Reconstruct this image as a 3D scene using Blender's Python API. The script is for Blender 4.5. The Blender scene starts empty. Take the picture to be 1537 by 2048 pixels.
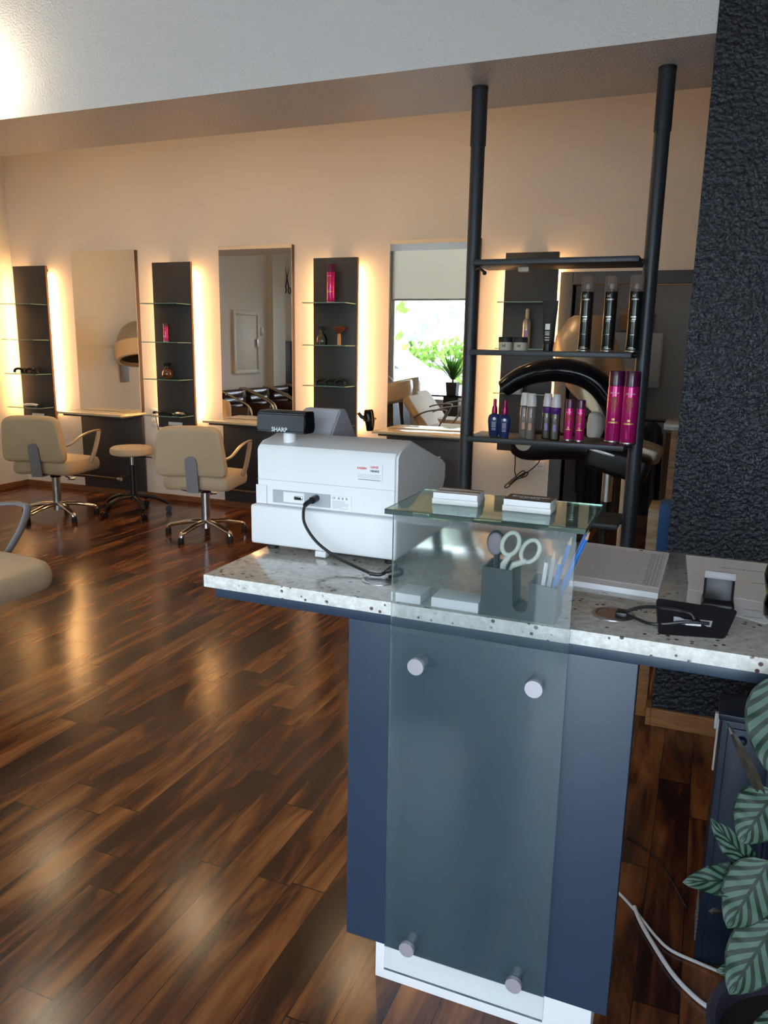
import bpy, bmesh, math, random
from mathutils import Vector, Matrix
random.seed(7)
scene = bpy.context.scene
C = scene.collection
PI = math.pi
R = math.radians

# ------------------------------------------------------------------ camera
def cam_matrix(yaw, pitch, roll, loc):
    f = Vector((-math.sin(yaw) * math.cos(pitch), math.cos(yaw) * math.cos(pitch), -math.sin(pitch)))
    r = Vector((math.cos(yaw), math.sin(yaw), 0)); u = r.cross(f)
    c, s = math.cos(roll), math.sin(roll)
    rr = c * r + s * u; uu = -s * r + c * u
    m = Matrix((rr, uu, -f)).transposed().to_4x4()
    m.translation = loc
    return m
cd = bpy.data.cameras.new('camera'); cam = bpy.data.objects.new('camera', cd); C.objects.link(cam)
cam.matrix_world = cam_matrix(0.387244, 0.211786, 0.0175114, Vector((0, 0, 1.5)))
cd.sensor_fit = 'VERTICAL'; cd.sensor_height = 24.0; cd.lens = 1561.3 / 2048 * 24.0
cd.clip_start = 0.02; cd.clip_end = 200
scene.camera = cam
vs = scene.view_settings
vs.view_transform = 'Standard'; vs.look = 'None'; vs.gamma = 1; vs.use_curve_mapping = False
vs.exposure = 1.05

# ------------------------------------------------------------------ world and daylight
W = bpy.data.worlds.new('overcast_daylight'); scene.world = W; W.use_nodes = True
wn = W.node_tree.nodes; wb = wn['Background']
wb.inputs[0].default_value = (0.76, 0.86, 1.0, 1); wb.inputs[1].default_value = 5.4

def portal(name, loc, rot, sx, sy):
    l = bpy.data.lights.new(name, 'AREA'); l.shape = 'RECTANGLE'; l.size = sx; l.size_y = sy
    l.cycles.is_portal = True
    o = bpy.data.objects.new(name, l); C.objects.link(o); o.location = loc; o.rotation_euler = rot
    return o
FY = -1.0                      # shop front wall
portal('window_portal', (-3.1, FY - 0.02, 1.38), (R(90), 0, 0), 4.2, 1.72)
portal('door_portal', (0.1, FY - 0.02, 1.2), (R(90), 0, 0), 1.7, 2.3)
LED = 28.0                     # strength of the tubes behind the wall panels
LAMP = 30.0                    # ceiling lamps

# ------------------------------------------------------------------ materials
MT = {}
def nt(m): return m.node_tree.nodes, m.node_tree.links
def mat(name, col=(.8, .8, .8), rough=.5, metal=0, spec=.5, coat=0, emit=None, es=0, alpha=1, sheen=0):
    m = bpy.data.materials.new(name); m.use_nodes = True
    b = m.node_tree.nodes['Principled BSDF']
    b.inputs['Base Color'].default_value = (*col, 1); b.inputs['Roughness'].default_value = rough
    b.inputs['Metallic'].default_value = metal; b.inputs['Specular IOR Level'].default_value = spec
    b.inputs['Coat Weight'].default_value = coat; b.inputs['Coat Roughness'].default_value = .08
    b.inputs['Sheen Weight'].default_value = sheen
    if emit: b.inputs['Emission Color'].default_value = (*emit, 1); b.inputs['Emission Strength'].default_value = es
    MT[name] = m
    return m
def add(m, t, **kw):
    n = m.node_tree.nodes.new(t)
    for k, v in kw.items():
        if k in n.inputs.keys(): n.inputs[k].default_value = v
        else: setattr(n, k, v)
    return n
def ramp(m, stops):
    n = m.node_tree.nodes.new('ShaderNodeValToRGB'); e = n.color_ramp.elements
    while len(e) < len(stops): e.new(.5)
    for i, (p, c) in enumerate(stops): e[i].position = p; e[i].color = (*c, 1)
    return n
def bump(m, scale, strength, dist=.01, detail=3, kind='noise', coords='Object', stretch=None, extra_rough=None):
    n, l = nt(m); b = n['Principled BSDF']
    tc = add(m, 'ShaderNodeTexCoord'); mp = add(m, 'ShaderNodeMapping')
    if stretch: mp.inputs['Scale'].default_value = stretch
    t = add(m, 'ShaderNodeTexNoise' if kind == 'noise' else 'ShaderNodeTexVoronoi'); t.inputs['Scale'].default_value = scale
    if kind == 'noise': t.inputs['Detail'].default_value = detail
    bp = add(m, 'ShaderNodeBump'); bp.inputs['Strength'].default_value = strength; bp.inputs['Distance'].default_value = dist
    l.new(tc.outputs[coords], mp.inputs[0]); l.new(mp.outputs[0], t.inputs['Vector'])
    l.new(t.outputs[0], bp.inputs['Height']); l.new(bp.outputs[0], b.inputs['Normal'])
    return t
def mottle(m, scale, c1, c2, lo=.35, hi=.65, stretch=None, coords='Object'):
    n, l = nt(m); b = n['Principled BSDF']
    tc = add(m, 'ShaderNodeTexCoord'); mp = add(m, 'ShaderNodeMapping')
    if stretch: mp.inputs['Scale'].default_value = stretch
    t = add(m, 'ShaderNodeTexNoise'); t.inputs['Scale'].default_value = scale; t.inputs['Detail'].default_value = 6
    r = ramp(m, [(lo, c1), (hi, c2)])
    l.new(tc.outputs[coords], mp.inputs[0]); l.new(mp.outputs[0], t.inputs['Vector'])
    l.new(t.outputs[0], r.inputs[0]); l.new(r.outputs[0], b.inputs['Base Color'])

bump(mat('wall_paint', (.80, .72, .63), .75), 90, .12, .004)
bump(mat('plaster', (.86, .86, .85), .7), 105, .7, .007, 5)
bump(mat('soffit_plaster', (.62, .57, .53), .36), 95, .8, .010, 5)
bump(mat('dark_roughcast', (.011, .017, .028), .40), 60, .9, .014, 2)
mat('ceiling_paint', (.74, .72, .70), .8)
mat('side_wall_paint', (.74, .70, .62), .75); bump(MT['side_wall_paint'], 60, .2, .005)
mat('grey_wall', (.26, .25, .25), .7)
mat('anthracite', (.040, .041, .044), .42)
mat('rack_steel', (.032, .038, .048), .40, 0.2); 
mat('blue_laminate', (.026, .044, .078), .40)
mat('plinth_white', (.80, .82, .83), .5)
mat('granite_console', (.62, .52, .34), .12, coat=.6)
mat('brown_edge', (.045, .026, .018), .5)
mat('lit_edge_orange', (.40, .17, .05), .5)  # panel edge colour with the warm tube light painted in
mat('register_white', (.76, .78, .80), .38)
mat('register_grey', (.40, .43, .47), .42)
mat('black_plastic', (.009, .009, .012), .34, spec=.35)
mat('black_gloss', (.006, .007, .011), .12, spec=.25)
mat('black_rubber', (.012, .012, .012), .6)
mat('black_matt', (.018, .018, .020), .6)
mat('chrome', (.72, .71, .70), .14, 1)
mat('brushed_steel', (.50, .49, .48), .32, 1)
mat('satin_disc', (.62, .60, .66), .38, .7)
mat('taupe_metal', (.46, .38, .28), .36, .65)
mat('taupe_plastic', (.55, .47, .36), .4)
mat('grey_bracket', (.27, .27, .28), .5, .2)
mat('white_paper', (.80, .81, .84), .6)
mat('grey_paper', (.66, .66, .70), .7)
mat('ink', (.03, .03, .035), .7)
mat('grey_ink', (.30, .30, .33), .7)
mat('red_ink', (.65, .04, .05), .6)
mat('silver_ink', (.62, .60, .56), .35, .6)
mat('card_black', (.018, .016, .016), .35)
mat('card_brown', (.20, .13, .09), .4)
mat('pink_can', (.62, .015, .22), .22, .35, coat=.4)
mat('pink_cap', (.085, .008, .055), .25, coat=.3)
mat('gold_print', (.65, .42, .16), .35, .6)
mat('red_print', (.42, .05, .04), .4)
mat('black_can', (.008, .010, .009), .22, .2, coat=.2)
mat('blue_bottle', (.012, .030, .13), .28)
mat('magenta_cap', (.30, .008, .09), .22, .5)
mat('grey_bottle', (.20, .17, .15), .25, coat=.4)
mat('white_cap', (.72, .70, .72), .3)
mat('lilac_print', (.34, .20, .50), .3)
mat('violet_print', (.09, .02, .20), .3)
mat('salmon_print', (.60, .32, .25), .5)
mat('cream_jar', (.58, .53, .42), .4)
mat('silver_bottle', (.55, .50, .46), .28, .5)
mat('amber_glass', (.10, .035, .015), .08, coat=.5)
mat('brush_wood', (.55, .30, .12), .45)
mat('bristle', (.13, .035, .015), .8)
mat('red_plastic', (.60, .02, .03), .3)
mat('white_plastic', (.74, .73, .72), .35)
mat('brown_leather', (.045, .018, .013), .28, coat=.2)
mat('chair_frame_gold', (.62, .52, .38), .25, .9)
mat('cable_white', (.66, .68, .70), .5)
mat('cable_black', (.012, .012, .014), .35)
mat('pencil_blue', (.02, .18, .62), .35)
mat('pencil_wood', (.62, .42, .25), .7)
mat('pen_silver', (.55, .58, .64), .3, .4)
mat('scissor_white', (.78, .80, .72), .35)
mat('mauve', (.35, .26, .30), .5)
mat('pot_purple', (.045, .040, .065), .35)
mat('pot_dark', (.05, .045, .045), .5)
mat('soil', (.02, .012, .008), .95)
mat('stem_green', (.24, .30, .05), .5)
mat('palm_green', (.06, .20, .03), .5)
mat('blind_grey', (.52, .51, .48), .8)
mat('frame_white', (.72, .73, .74), .4)
mat('off_white_door', (.70, .66, .54), .5)
mat('oak', (.42, .20, .07), .45); mottle(MT['oak'], 9, (.26, .11, .035), (.46, .22, .08), .3, .7, (1, 1, 8))
mat('base_oak', (.22, .085, .028), .4); mottle(MT['base_oak'], 9, (.14, .05, .018), (.30, .12, .04), .3, .7, (1, 8, 8))
mat('pale_wood', (.55, .40, .25), .6); mottle(MT['pale_wood'], 10, (.42, .29, .17), (.60, .45, .29), .3, .7, (1, 1, 6))
mat('cloth_dark', (.020, .018, .028), .9)
mat('cloth_brown', (.07, .035, .022), .9)
mat('bag_blue', (.01, .11, .35), .5)
mat('bag_teal', (.02, .10, .10), .5)
mat('cabinet_blue', (.012, .024, .048), .35, .2)
mat('asphalt', (.42, .42, .41), .9)
mat('car_white', (.80, .82, .84), .2, coat=.6)
mat('car_glass', (.03, .05, .06), .05)
mat('hedge_green', (.14, .26, .05), .8); mottle(MT['hedge_green'], 6, (.05, .14, .02), (.30, .42, .08))
mat('yellow_leaf', (.42, .45, .05), .8); mottle(MT['yellow_leaf'], 5, (.20, .30, .03), (.60, .60, .10))
mat('house_white', (.80, .82, .84), .8)
mat('house_blue', (.25, .40, .65), .6)
mat('bowl_cream', (.70, .60, .44), .2, coat=.4)
mat('socket_white', (.75, .74, .74), .4)
mat('tube_glow', (1, .8, .5), .5, emit=(1.0, .56, .22), es=LED)
mat('lamp_glow', (1, .9, .7), .5, emit=(1.0, .72, .42), es=LAMP)
mat('bulb_glow', (1, .9, .7), .5, emit=(1.0, .80, .55), es=60)
mat('passage_fill_glow', (1, .9, .7), .5, emit=(1.0, .85, .7), es=9)  # glow of the added passage lamp
mat('cabinet_grey', (.40, .38, .36), .5)
mat('counter_grommet', (.42, .33, .24), .3, .8)
mat('plastic_clear', (.75, .73, .72), .15, alpha=1)

# upholstery
m = mat('cream_upholstery', (.55, .42, .255), .55, sheen=.2); bump(m, 260, .25, .003); 
# mirror
mat('mirror_silver', (.93, .93, .92), .0, 1)
# seat of the chair near the window etc. shares the upholstery

def granite(name, base1, base2, dark, rough):
    m = mat(name, base1, rough, coat=.5); n, l = nt(m); b = n['Principled BSDF']
    tc = add(m, 'ShaderNodeTexCoord')
    t = add(m, 'ShaderNodeTexNoise'); t.inputs['Scale'].default_value = 55; t.inputs['Detail'].default_value = 8; t.inputs['Roughness'].default_value = .7
    r = ramp(m, [(.35, base1), (.62, base2)])
    v = add(m, 'ShaderNodeTexVoronoi'); v.inputs['Scale'].default_value = 60
    n2 = add(m, 'ShaderNodeTexNoise'); n2.inputs['Scale'].default_value = 22; n2.inputs['Detail'].default_value = 3
    r2 = ramp(m, [(.0, (1, 1, 1)), (.20, (1, 1, 1)), (.27, (0, 0, 0))])
    r3 = ramp(m, [(.50, (0, 0, 0)), (.56, (1, 1, 1))])
    mul = add(m, 'ShaderNodeMath', operation='MULTIPLY')
    mx = add(m, 'ShaderNodeMix', data_type='RGBA')
    dn = add(m, 'ShaderNodeTexNoise'); dn.inputs['Scale'].default_value = 14
    r4 = ramp(m, [(.45, dark), (.7, (.16, .07, .06))])
    for x in (t, v, n2, dn): l.new(tc.outputs['Object'], x.inputs['Vector'])
    l.new(t.outputs[0], r.inputs[0]); l.new(v.outputs['Distance'], r2.inputs[0]); l.new(n2.outputs[0], r3.inputs[0]); l.new(dn.outputs[0], r4.inputs[0])
    l.new(r2.outputs[0], mul.inputs[0]); l.new(r3.outputs[0], mul.inputs[1])
    l.new(mul.outputs[0], mx.inputs['Factor']); l.new(r.outputs[0], mx.inputs['A']); l.new(r4.outputs[0], mx.inputs['B'])
    l.new(mx.outputs['Result'], b.inputs['Base Color'])
    return m
granite('granite', (.33, .32, .29), (.52, .51, .47), (.035, .035, .035), .14)
m = granite('granite_lit_edge', (.58, .58, .55), (.82, .83, .79), (.05, .05, .05), .55); bump(m, 70, .5, .006)  # paler copy of the granite, window light painted into the edge colour
m.node_tree.nodes['Principled BSDF'].inputs['Coat Weight'].default_value = 0

# laminate floor: planks run towards the mirror wall
def floor_material():
    m = mat('plank_floor', (.1, .04, .02), .2); n, l = nt(m); b = n['Principled BSDF']
    tc = add(m, 'ShaderNodeTexCoord'); sx = add(m, 'ShaderNodeSeparateXYZ'); l.new(tc.outputs['Object'], sx.inputs[0])
    def mth(op, a, bb=None, v=None):
        k = add(m, 'ShaderNodeMath', operation=op)
        l.new(a, k.inputs[0])
        if bb is not None: l.new(bb, k.inputs[1])
        if v is not None: k.inputs[1].default_value = v
        return k.outputs[0]
    PW, PL = .1035, 1.05
    xs = mth('DIVIDE', mth('ADD', sx.outputs[0], v=20.0035), v=PW)
    row = mth('FLOOR', xs); fx = mth('FRACT', xs)
    wn1 = add(m, 'ShaderNodeTexWhiteNoise', noise_dimensions='1D'); l.new(row, wn1.inputs['W'])
    ys = mth('DIVIDE', mth('ADD', sx.outputs[1], mth('MULTIPLY', wn1.outputs[0], v=PL * 3)), v=PL)
    colm = mth('FLOOR', ys); fy = mth('FRACT', ys)
    cmb = add(m, 'ShaderNodeCombineXYZ'); l.new(row, cmb.inputs[0]); l.new(colm, cmb.inputs[1])
    wn2 = add(m, 'ShaderNodeTexWhiteNoise', noise_dimensions='2D'); l.new(cmb.outputs[0], wn2.inputs['Vector'])
    # grain
    mp = add(m, 'ShaderNodeMapping'); mp.inputs['Scale'].default_value = (9, 1.3, 1); l.new(tc.outputs['Object'], mp.inputs[0])
    off = add(m, 'ShaderNodeVectorMath', operation='ADD'); l.new(mp.outputs[0], off.inputs[0])
    sc = add(m, 'ShaderNodeVectorMath', operation='SCALE'); l.new(wn2.outputs['Color'], sc.inputs[0]); sc.inputs['Scale'].default_value = 40
    l.new(sc.outputs[0], off.inputs[1])
    g1 = add(m, 'ShaderNodeTexNoise'); g1.inputs['Scale'].default_value = 1.15; g1.inputs['Detail'].default_value = 7; g1.inputs['Roughness'].default_value = .56; g1.inputs['Distortion'].default_value = .9
    l.new(off.outputs[0], g1.inputs['Vector'])
    mp2 = add(m, 'ShaderNodeMapping'); mp2.inputs['Scale'].default_value = (90, 4, 1); l.new(tc.outputs['Object'], mp2.inputs[0])
    g2 = add(m, 'ShaderNodeTexNoise'); g2.inputs['Scale'].default_value = 1; g2.inputs['Detail'].default_value = 4; l.new(mp2.outputs[0], g2.inputs['Vector'])
    v = mth('ADD', mth('MULTIPLY', g1.outputs[0], v=.92), mth('MULTIPLY', g2.outputs[0], v=.12))
    v = mth('ADD', v, mth('MULTIPLY', wn2.outputs[0], v=.16)); v = mth('SUBTRACT', v, v=.10)
    r = ramp(m, [(.34, (.020, .006, .004)), (.43, (.050, .014, .007)), (.50, (.115, .034, .011)), (.58, (.20, .066, .018)), (.72, (.33, .125, .032))])
    l.new(v, r.inputs[0])
    # seams
    def seam(f, w):
        a = mth('LESS_THAN', f, v=w); c = mth('GREATER_THAN', f, v=1 - w); return mth('MAXIMUM', a, c)
    s = mth('MAXIMUM', seam(fx, .012), seam(fy, .0018))
    mx = add(m, 'ShaderNodeMix', data_type='RGBA'); l.new(s, mx.inputs['Factor']); l.new(r.outputs[0], mx.inputs['A']); mx.inputs['B'].default_value = (.012, .006, .004, 1)
    l.new(mx.outputs['Result'], b.inputs['Base Color'])
    rr = mth('ADD', mth('MULTIPLY', g1.outputs[0], v=.08), v=.15); l.new(rr, b.inputs['Roughness'])
    bp = add(m, 'ShaderNodeBump'); bp.inputs['Strength'].default_value = .35; bp.inputs['Distance'].default_value = .002
    hgt = mth('SUBTRACT', mth('MULTIPLY', g2.outputs[0], v=.05), s); l.new(hgt, bp.inputs['Height']); l.new(bp.outputs[0], b.inputs['Normal'])
    return m
floor_material()

def thin_glass(name, tint, refl=.06, rough=0.0):
    m = bpy.data.materials.new(name); m.use_nodes = True; n, l = nt(m); n.clear()
    out = n.new('ShaderNodeOutputMaterial'); mx = n.new('ShaderNodeMixShader'); tr = n.new('ShaderNodeBsdfTransparent'); gl = n.new('ShaderNodeBsdfGlossy')
    fr = n.new('ShaderNodeFresnel'); fr.inputs['IOR'].default_value = 1.5
    tr.inputs[0].default_value = (*tint, 1); gl.inputs['Roughness'].default_value = rough
    l.new(fr.outputs[0], mx.inputs[0]); l.new(tr.outputs[0], mx.inputs[1]); l.new(gl.outputs[0], mx.inputs[2]); l.new(mx.outputs[0], out.inputs[0])
    MT[name] = m; return m
thin_glass('window_glass', (.97, .98, .98))
thin_glass('green_glass', (.74, .88, .82))
thin_glass('clear_plastic', (.85, .80, .78), rough=.1)
_m = MT['clear_plastic']; _n, _l = nt(_m); _d = _n.new('ShaderNodeBsdfTranslucent'); _d.inputs[0].default_value = (.62, .52, .47, 1); _e = _n.new('ShaderNodeBsdfDiffuse'); _e.inputs[0].default_value = (.55, .48, .44, 1)
_x = _n.new('ShaderNodeMixShader'); _x.inputs[0].default_value = .5; _l.new(_d.outputs[0], _x.inputs[1]); _l.new(_e.outputs[0], _x.inputs[2])
_y = _n.new('ShaderNodeMixShader'); _y.inputs[0].default_value = .3; _o = [k for k in _n if k.type == 'OUTPUT_MATERIAL'][0]; _s = _o.inputs[0].links[0].from_socket
_l.new(_s, _y.inputs[1]); _l.new(_x.outputs[0], _y.inputs[2]); _l.new(_y.outputs[0], _o.inputs[0])
thin_glass('vase_glass', (.80, .86, .82))
thin_glass('frost_letter', (.52, .56, .58), rough=.4)

def green_edge():
    m = mat('green_glass_edge', (.16, .30, .26), .25, coat=.4)
green_edge()
# slightly milky toughened glass sheet on the counter
def milky(name, tint, haze, hcol, rough):
    m = bpy.data.materials.new(name); m.use_nodes = True; n, l = nt(m); n.clear()
    out = n.new('ShaderNodeOutputMaterial'); g = n.new('ShaderNodeBsdfGlass'); g.inputs['Color'].default_value = (*tint, 1)
    g.inputs['Roughness'].default_value = rough; g.inputs['IOR'].default_value = 1.45
    d = n.new('ShaderNodeBsdfDiffuse'); d.inputs[0].default_value = (*hcol, 1)
    mx = n.new('ShaderNodeMixShader'); mx.inputs[0].default_value = haze
    l.new(g.outputs[0], mx.inputs[1]); l.new(d.outputs[0], mx.inputs[2]); l.new(mx.outputs[0], out.inputs[0])
    MT[name] = m; return m
milky('glass_face', (.985, .995, .99), 0.0, (1, 1, 1), 0.0)
milky('frosted_face', (.98, .995, .99), .10, (.30, .64, .74), .10)
milky('top_sheet_glass', (.80, .91, .87), .07, (.45, .62, .56), 0.02)

def leaf_material():
    m = mat('striped_leaf', (.1, .2, .1), .5, spec=.3); n, l = nt(m); b = n['Principled BSDF']
    uv = add(m, 'ShaderNodeUVMap'); sx = add(m, 'ShaderNodeSeparateXYZ'); l.new(uv.outputs[0], sx.inputs[0])
    def mth(op, a, bb=None, v=None):
        k = add(m, 'ShaderNodeMath', operation=op); l.new(a, k.inputs[0])
        if bb is not None: l.new(bb, k.inputs[1])
        if v is not None: k.inputs[1].default_value = v
        return k.outputs[0]
    av = mth('ABSOLUTE', mth('SUBTRACT', sx.outputs[1], v=.5))
    ph = mth('SUBTRACT', mth('MULTIPLY', sx.outputs[0], v=6.5), mth('MULTIPLY', mth('POWER', av, v=.8), v=3.6))
    s = mth('SINE', mth('MULTIPLY', ph, v=2 * PI))
    st = mth('GREATER_THAN', s, v=.12)
    mid = mth('LESS_THAN', av, v=.03); edge = mth('GREATER_THAN', av, v=.46)
    f = mth('MAXIMUM', mth('MAXIMUM', st, mid), edge)
    mx = add(m, 'ShaderNodeMix', data_type='RGBA'); l.new(f, mx.inputs['Factor'])
    mx.inputs['A'].default_value = (.052, .105, .080, 1); mx.inputs['B'].default_value = (.005, .018, .010, 1)
    l.new(mx.outputs['Result'], b.inputs['Base Color'])
leaf_material()
mat('leaf_back', (.035, .030, .020), .5)

for _k, _c in (('palm_green', (.20, .50, .08)), ('hedge_green', (.30, .50, .10)), ('yellow_leaf', (.65, .70, .15))):
    m = MT[_k]; n, l = nt(m); tl = n.new('ShaderNodeBsdfTranslucent'); tl.inputs[0].default_value = (*_c, 1); mx = n.new('ShaderNodeMixShader'); mx.inputs[0].default_value = .4
    l.new(n['Principled BSDF'].outputs[0], mx.inputs[1]); l.new(tl.outputs[0], mx.inputs[2]); l.new(mx.outputs[0], n['Material Output'].inputs[0])
m = MT['blind_grey']; n, l = nt(m); tl = n.new('ShaderNodeBsdfTranslucent'); tl.inputs[0].default_value = (.62, .57, .50, 1); mx = n.new('ShaderNodeMixShader'); mx.inputs[0].default_value = .8
l.new(n['Principled BSDF'].outputs[0], mx.inputs[1]); l.new(tl.outputs[0], mx.inputs[2]); l.new(mx.outputs[0], n['Material Output'].inputs[0])

# ------------------------------------------------------------------ mesh helpers
def frame_axes(d):
    d = d.normalized(); a = Vector((0, 0, 1)) if abs(d.z) < .95 else Vector((1, 0, 0))
    s = d.cross(a).normalized(); u = s.cross(d).normalized(); return s, u
class B:
    def __init__(s): s.bm = bmesh.new()
    def box(s, x0, x1, y0, y1, z0, z1, bev=0, seg=2, M=None):
        r = bmesh.ops.create_cube(s.bm, size=1)
        vs_ = r['verts']
        bmesh.ops.scale(s.bm, vec=(x1 - x0, y1 - y0, z1 - z0), verts=vs_)
        bmesh.ops.translate(s.bm, vec=((x0 + x1) / 2, (y0 + y1) / 2, (z0 + z1) / 2), verts=vs_)
        if bev:
            es = list({e for v in vs_ for e in v.link_edges})
            r = bmesh.ops.bevel(s.bm, geom=es, offset=bev, segments=seg, affect='EDGES', profile=.5)
            vs_ = list({v for f in r['faces'] for v in f.verts} | {v for v in vs_ if v.is_valid})
        if M is not None: bmesh.ops.transform(s.bm, matrix=M, verts=vs_)
        return s
    def ring(s, c, sx, sy, ax, ay, n):
        return [s.bm.verts.new(c + ax * (sx * math.cos(2 * PI * i / n)) + ay * (sy * math.sin(2 * PI * i / n))) for i in range(n)]
    def bridge(s, a, b):
        n = len(a)
        for i in range(n): s.bm.faces.new((a[i], a[(i + 1) % n], b[(i + 1) % n], b[i]))
    def tube(s, pts, rad, rad2=None, n=10, ref=None, cap=True):
        pts = [Vector(p) for p in pts]; prev = None; pu = Vector(ref) if ref else None
        for i, p in enumerate(pts):
            d = (pts[min(i + 1, len(pts) - 1)] - pts[max(i - 1, 0)]).normalized()
            if pu is None: sd, u = frame_axes(d)
            else:
                u = (pu - d * pu.dot(d)).normalized(); sd = d.cross(u).normalized()
            pu = u
            r = rad[i] if isinstance(rad, (list, tuple)) else rad
            r2 = (rad2[i] if isinstance(rad2, (list, tuple)) else rad2) if rad2 is not None else r
            rg = s.ring(p, r, r2, sd, u, n)
            if prev: s.bridge(prev, rg)
            elif cap: s.bm.faces.new(rg[::-1])
            prev = rg
        if cap: s.bm.faces.new(prev)
        return s
    def cyl(s, p0, p1, r0, r1=None, n=24): return s.tube([p0, p1], [r0, r0 if r1 is None else r1], n=n)
    def lathe(s, prof, c=(0, 0, 0), n=24, sx=1, sy=1, M=None):
        c = Vector(c); prev = None; allv = []
        for r, z in prof:
            if r < 1e-6: rg = [s.bm.verts.new(c + Vector((0, 0, z)))]
            else: rg = s.ring(c + Vector((0, 0, z)), r * sx, r * sy, Vector((1, 0, 0)), Vector((0, 1, 0)), n)
            allv += rg
            if prev:
                if len(prev) == 1 and len(rg) > 1:
                    for i in range(n): s.bm.faces.new((prev[0], rg[(i + 1) % n], rg[i]))
                elif len(rg) == 1 and len(prev) > 1:
                    for i in range(n): s.bm.faces.new((prev[i], prev[(i + 1) % n], rg[0]))
                elif len(rg) > 1: s.bridge(prev, rg)
            prev = rg
        if M is not None: bmesh.ops.transform(s.bm, matrix=M, verts=allv)
        return s
    def prism(s, poly, a0, a1, axis='x', M=None):
        def mk(p, a):
            if axis == 'x': return Vector((a, p[0], p[1]))
            if axis == 'y': return Vector((p[0], a, p[1]))
            return Vector((p[0], p[1], a))
        v0 = [s.bm.verts.new(mk(p, a0)) for p in poly]; v1 = [s.bm.verts.new(mk(p, a1)) for p in poly]
        s.bm.faces.new(v0); s.bm.faces.new(v1[::-1]); n = len(poly)
        for i in range(n): s.bm.faces.new((v0[i], v0[(i + 1) % n], v1[(i + 1) % n], v1[i]))
        if M is not None: bmesh.ops.transform(s.bm, matrix=M, verts=v0 + v1)
        return s
    def loft(s, rings, cap=True):
        prev = None
        for rg in rings:
            vv = [s.bm.verts.new(Vector(p)) for p in rg]
            if prev: s.bridge(prev, vv)
            elif cap: s.bm.faces.new(vv[::-1])
            prev = vv
        if cap: s.bm.faces.new(prev)
        return s
    def sphere(s, c, r, sx=1, sy=1, sz=1, u=16, v=10, M=None):
        q = bmesh.ops.create_uvsphere(s.bm, u_segments=u, v_segments=v, radius=r)
        bmesh.ops.scale(s.bm, vec=(sx, sy, sz), verts=q['verts'])
        if M is not None: bmesh.ops.transform(s.bm, matrix=M, verts=q['verts'])
        bmesh.ops.translate(s.bm, vec=c, verts=q['verts']); return s
def bez(pts, n=8):
    """Catmull-Rom through the points"""
    P = [Vector(p) for p in pts]; out = []
    for i in range(len(P) - 1):
        p0 = P[max(i - 1, 0)]; p1 = P[i]; p2 = P[i + 1]; p3 = P[min(i + 2, len(P) - 1)]
        for k in range(n):
            t = k / n
            out.append(.5 * ((2 * p1) + (-p0 + p2) * t + (2 * p0 - 5 * p1 + 4 * p2 - p3) * t * t + (-p0 + 3 * p1 - 3 * p2 + p3) * t ** 3))
    out.append(P[-1]); return out
def obj(name, b, m, parent=None, world=False, smooth=True, label=None):
    bm = b.bm
    if world and parent is not None:
        mw = Matrix.Translation(parent.location) @ parent.rotation_euler.to_matrix().to_4x4()
        if parent.parent is not None:
            pp = parent.parent; mw = Matrix.Translation(pp.location) @ pp.rotation_euler.to_matrix().to_4x4() @ mw
        bmesh.ops.transform(bm, matrix=mw.inverted(), verts=bm.verts)
    bmesh.ops.recalc_face_normals(bm, faces=bm.faces)
    me = bpy.data.meshes.new(name); bm.to_mesh(me); bm.free()
    ms = m if isinstance(m, (list, tuple)) else [m]
    for k in ms: me.materials.append(MT[k])
    if smooth:
        for p in me.polygons: p.use_smooth = True
        try: me.set_sharp_from_angle(angle=R(38))
        except Exception: pass
    o = bpy.data.objects.new(name, me); C.objects.link(o)
    if parent is not None: o.parent = parent
    if label: o['label'] = label
    return o
def tag(o, label=None, cat=None, group=None, kind=None):
    if label: o['label'] = label
    if cat: o['category'] = cat
    if group: o['group'] = group
    if kind: o['kind'] = kind
    return o
def thing(name, loc, label, cat, group=None, rz=0):
    o = bpy.data.objects.new(name, None); C.objects.link(o); o.empty_display_size = .05
    o.location = loc; o.rotation_euler = (0, 0, rz)
    return tag(o, label, cat, group)
def struct(name, b, m, smooth=False): return tag(obj(name, b, m, smooth=smooth), kind='structure')
def copy_thing(root, loc=None, label=None, rz=None):
    def cp(o, parent):
        c = o.copy(); C.objects.link(c); c.parent = parent
        for ch in list(kids.get(o.name, [])): cp(ch, c)
        return c
    kids = {}
    for o in list(C.objects):
        if o.parent is not None: kids.setdefault(o.parent.name, []).append(o)
    c = cp(root, root.parent)
    if loc is not None: c.location = loc
    if rz is not None: c.rotation_euler = (0, 0, rz)
    if label: c['label'] = label
    return c
def text(name, s, size, mt, parent=None, loc=(0, 0, 0), rot=(0, 0, 0), depth=.0004, align='CENTER', bold=0, space=1.0):
    cu = bpy.data.curves.new(name, 'FONT'); cu.body = s; cu.size = size; cu.extrude = depth; cu.align_x = align; cu.align_y = 'CENTER'
    cu.offset = bold; cu.space_character = space; cu.resolution_u = 3
    t = bpy.data.objects.new(name + '_curve', cu); C.objects.link(t)
    dg = bpy.context.evaluated_depsgraph_get(); me = bpy.data.meshes.new_from_object(t.evaluated_get(dg))
    bpy.data.objects.remove(t); bpy.data.curves.remove(cu)
    me.materials.clear(); me.materials.append(MT[mt]); me.name = name
    o = bpy.data.objects.new(name, me); C.objects.link(o); o.parent = parent
    o.location = loc; o.rotation_euler = rot
    return o
FRONT = (R(90), 0, 0)     # lettering that faces -Y

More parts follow.
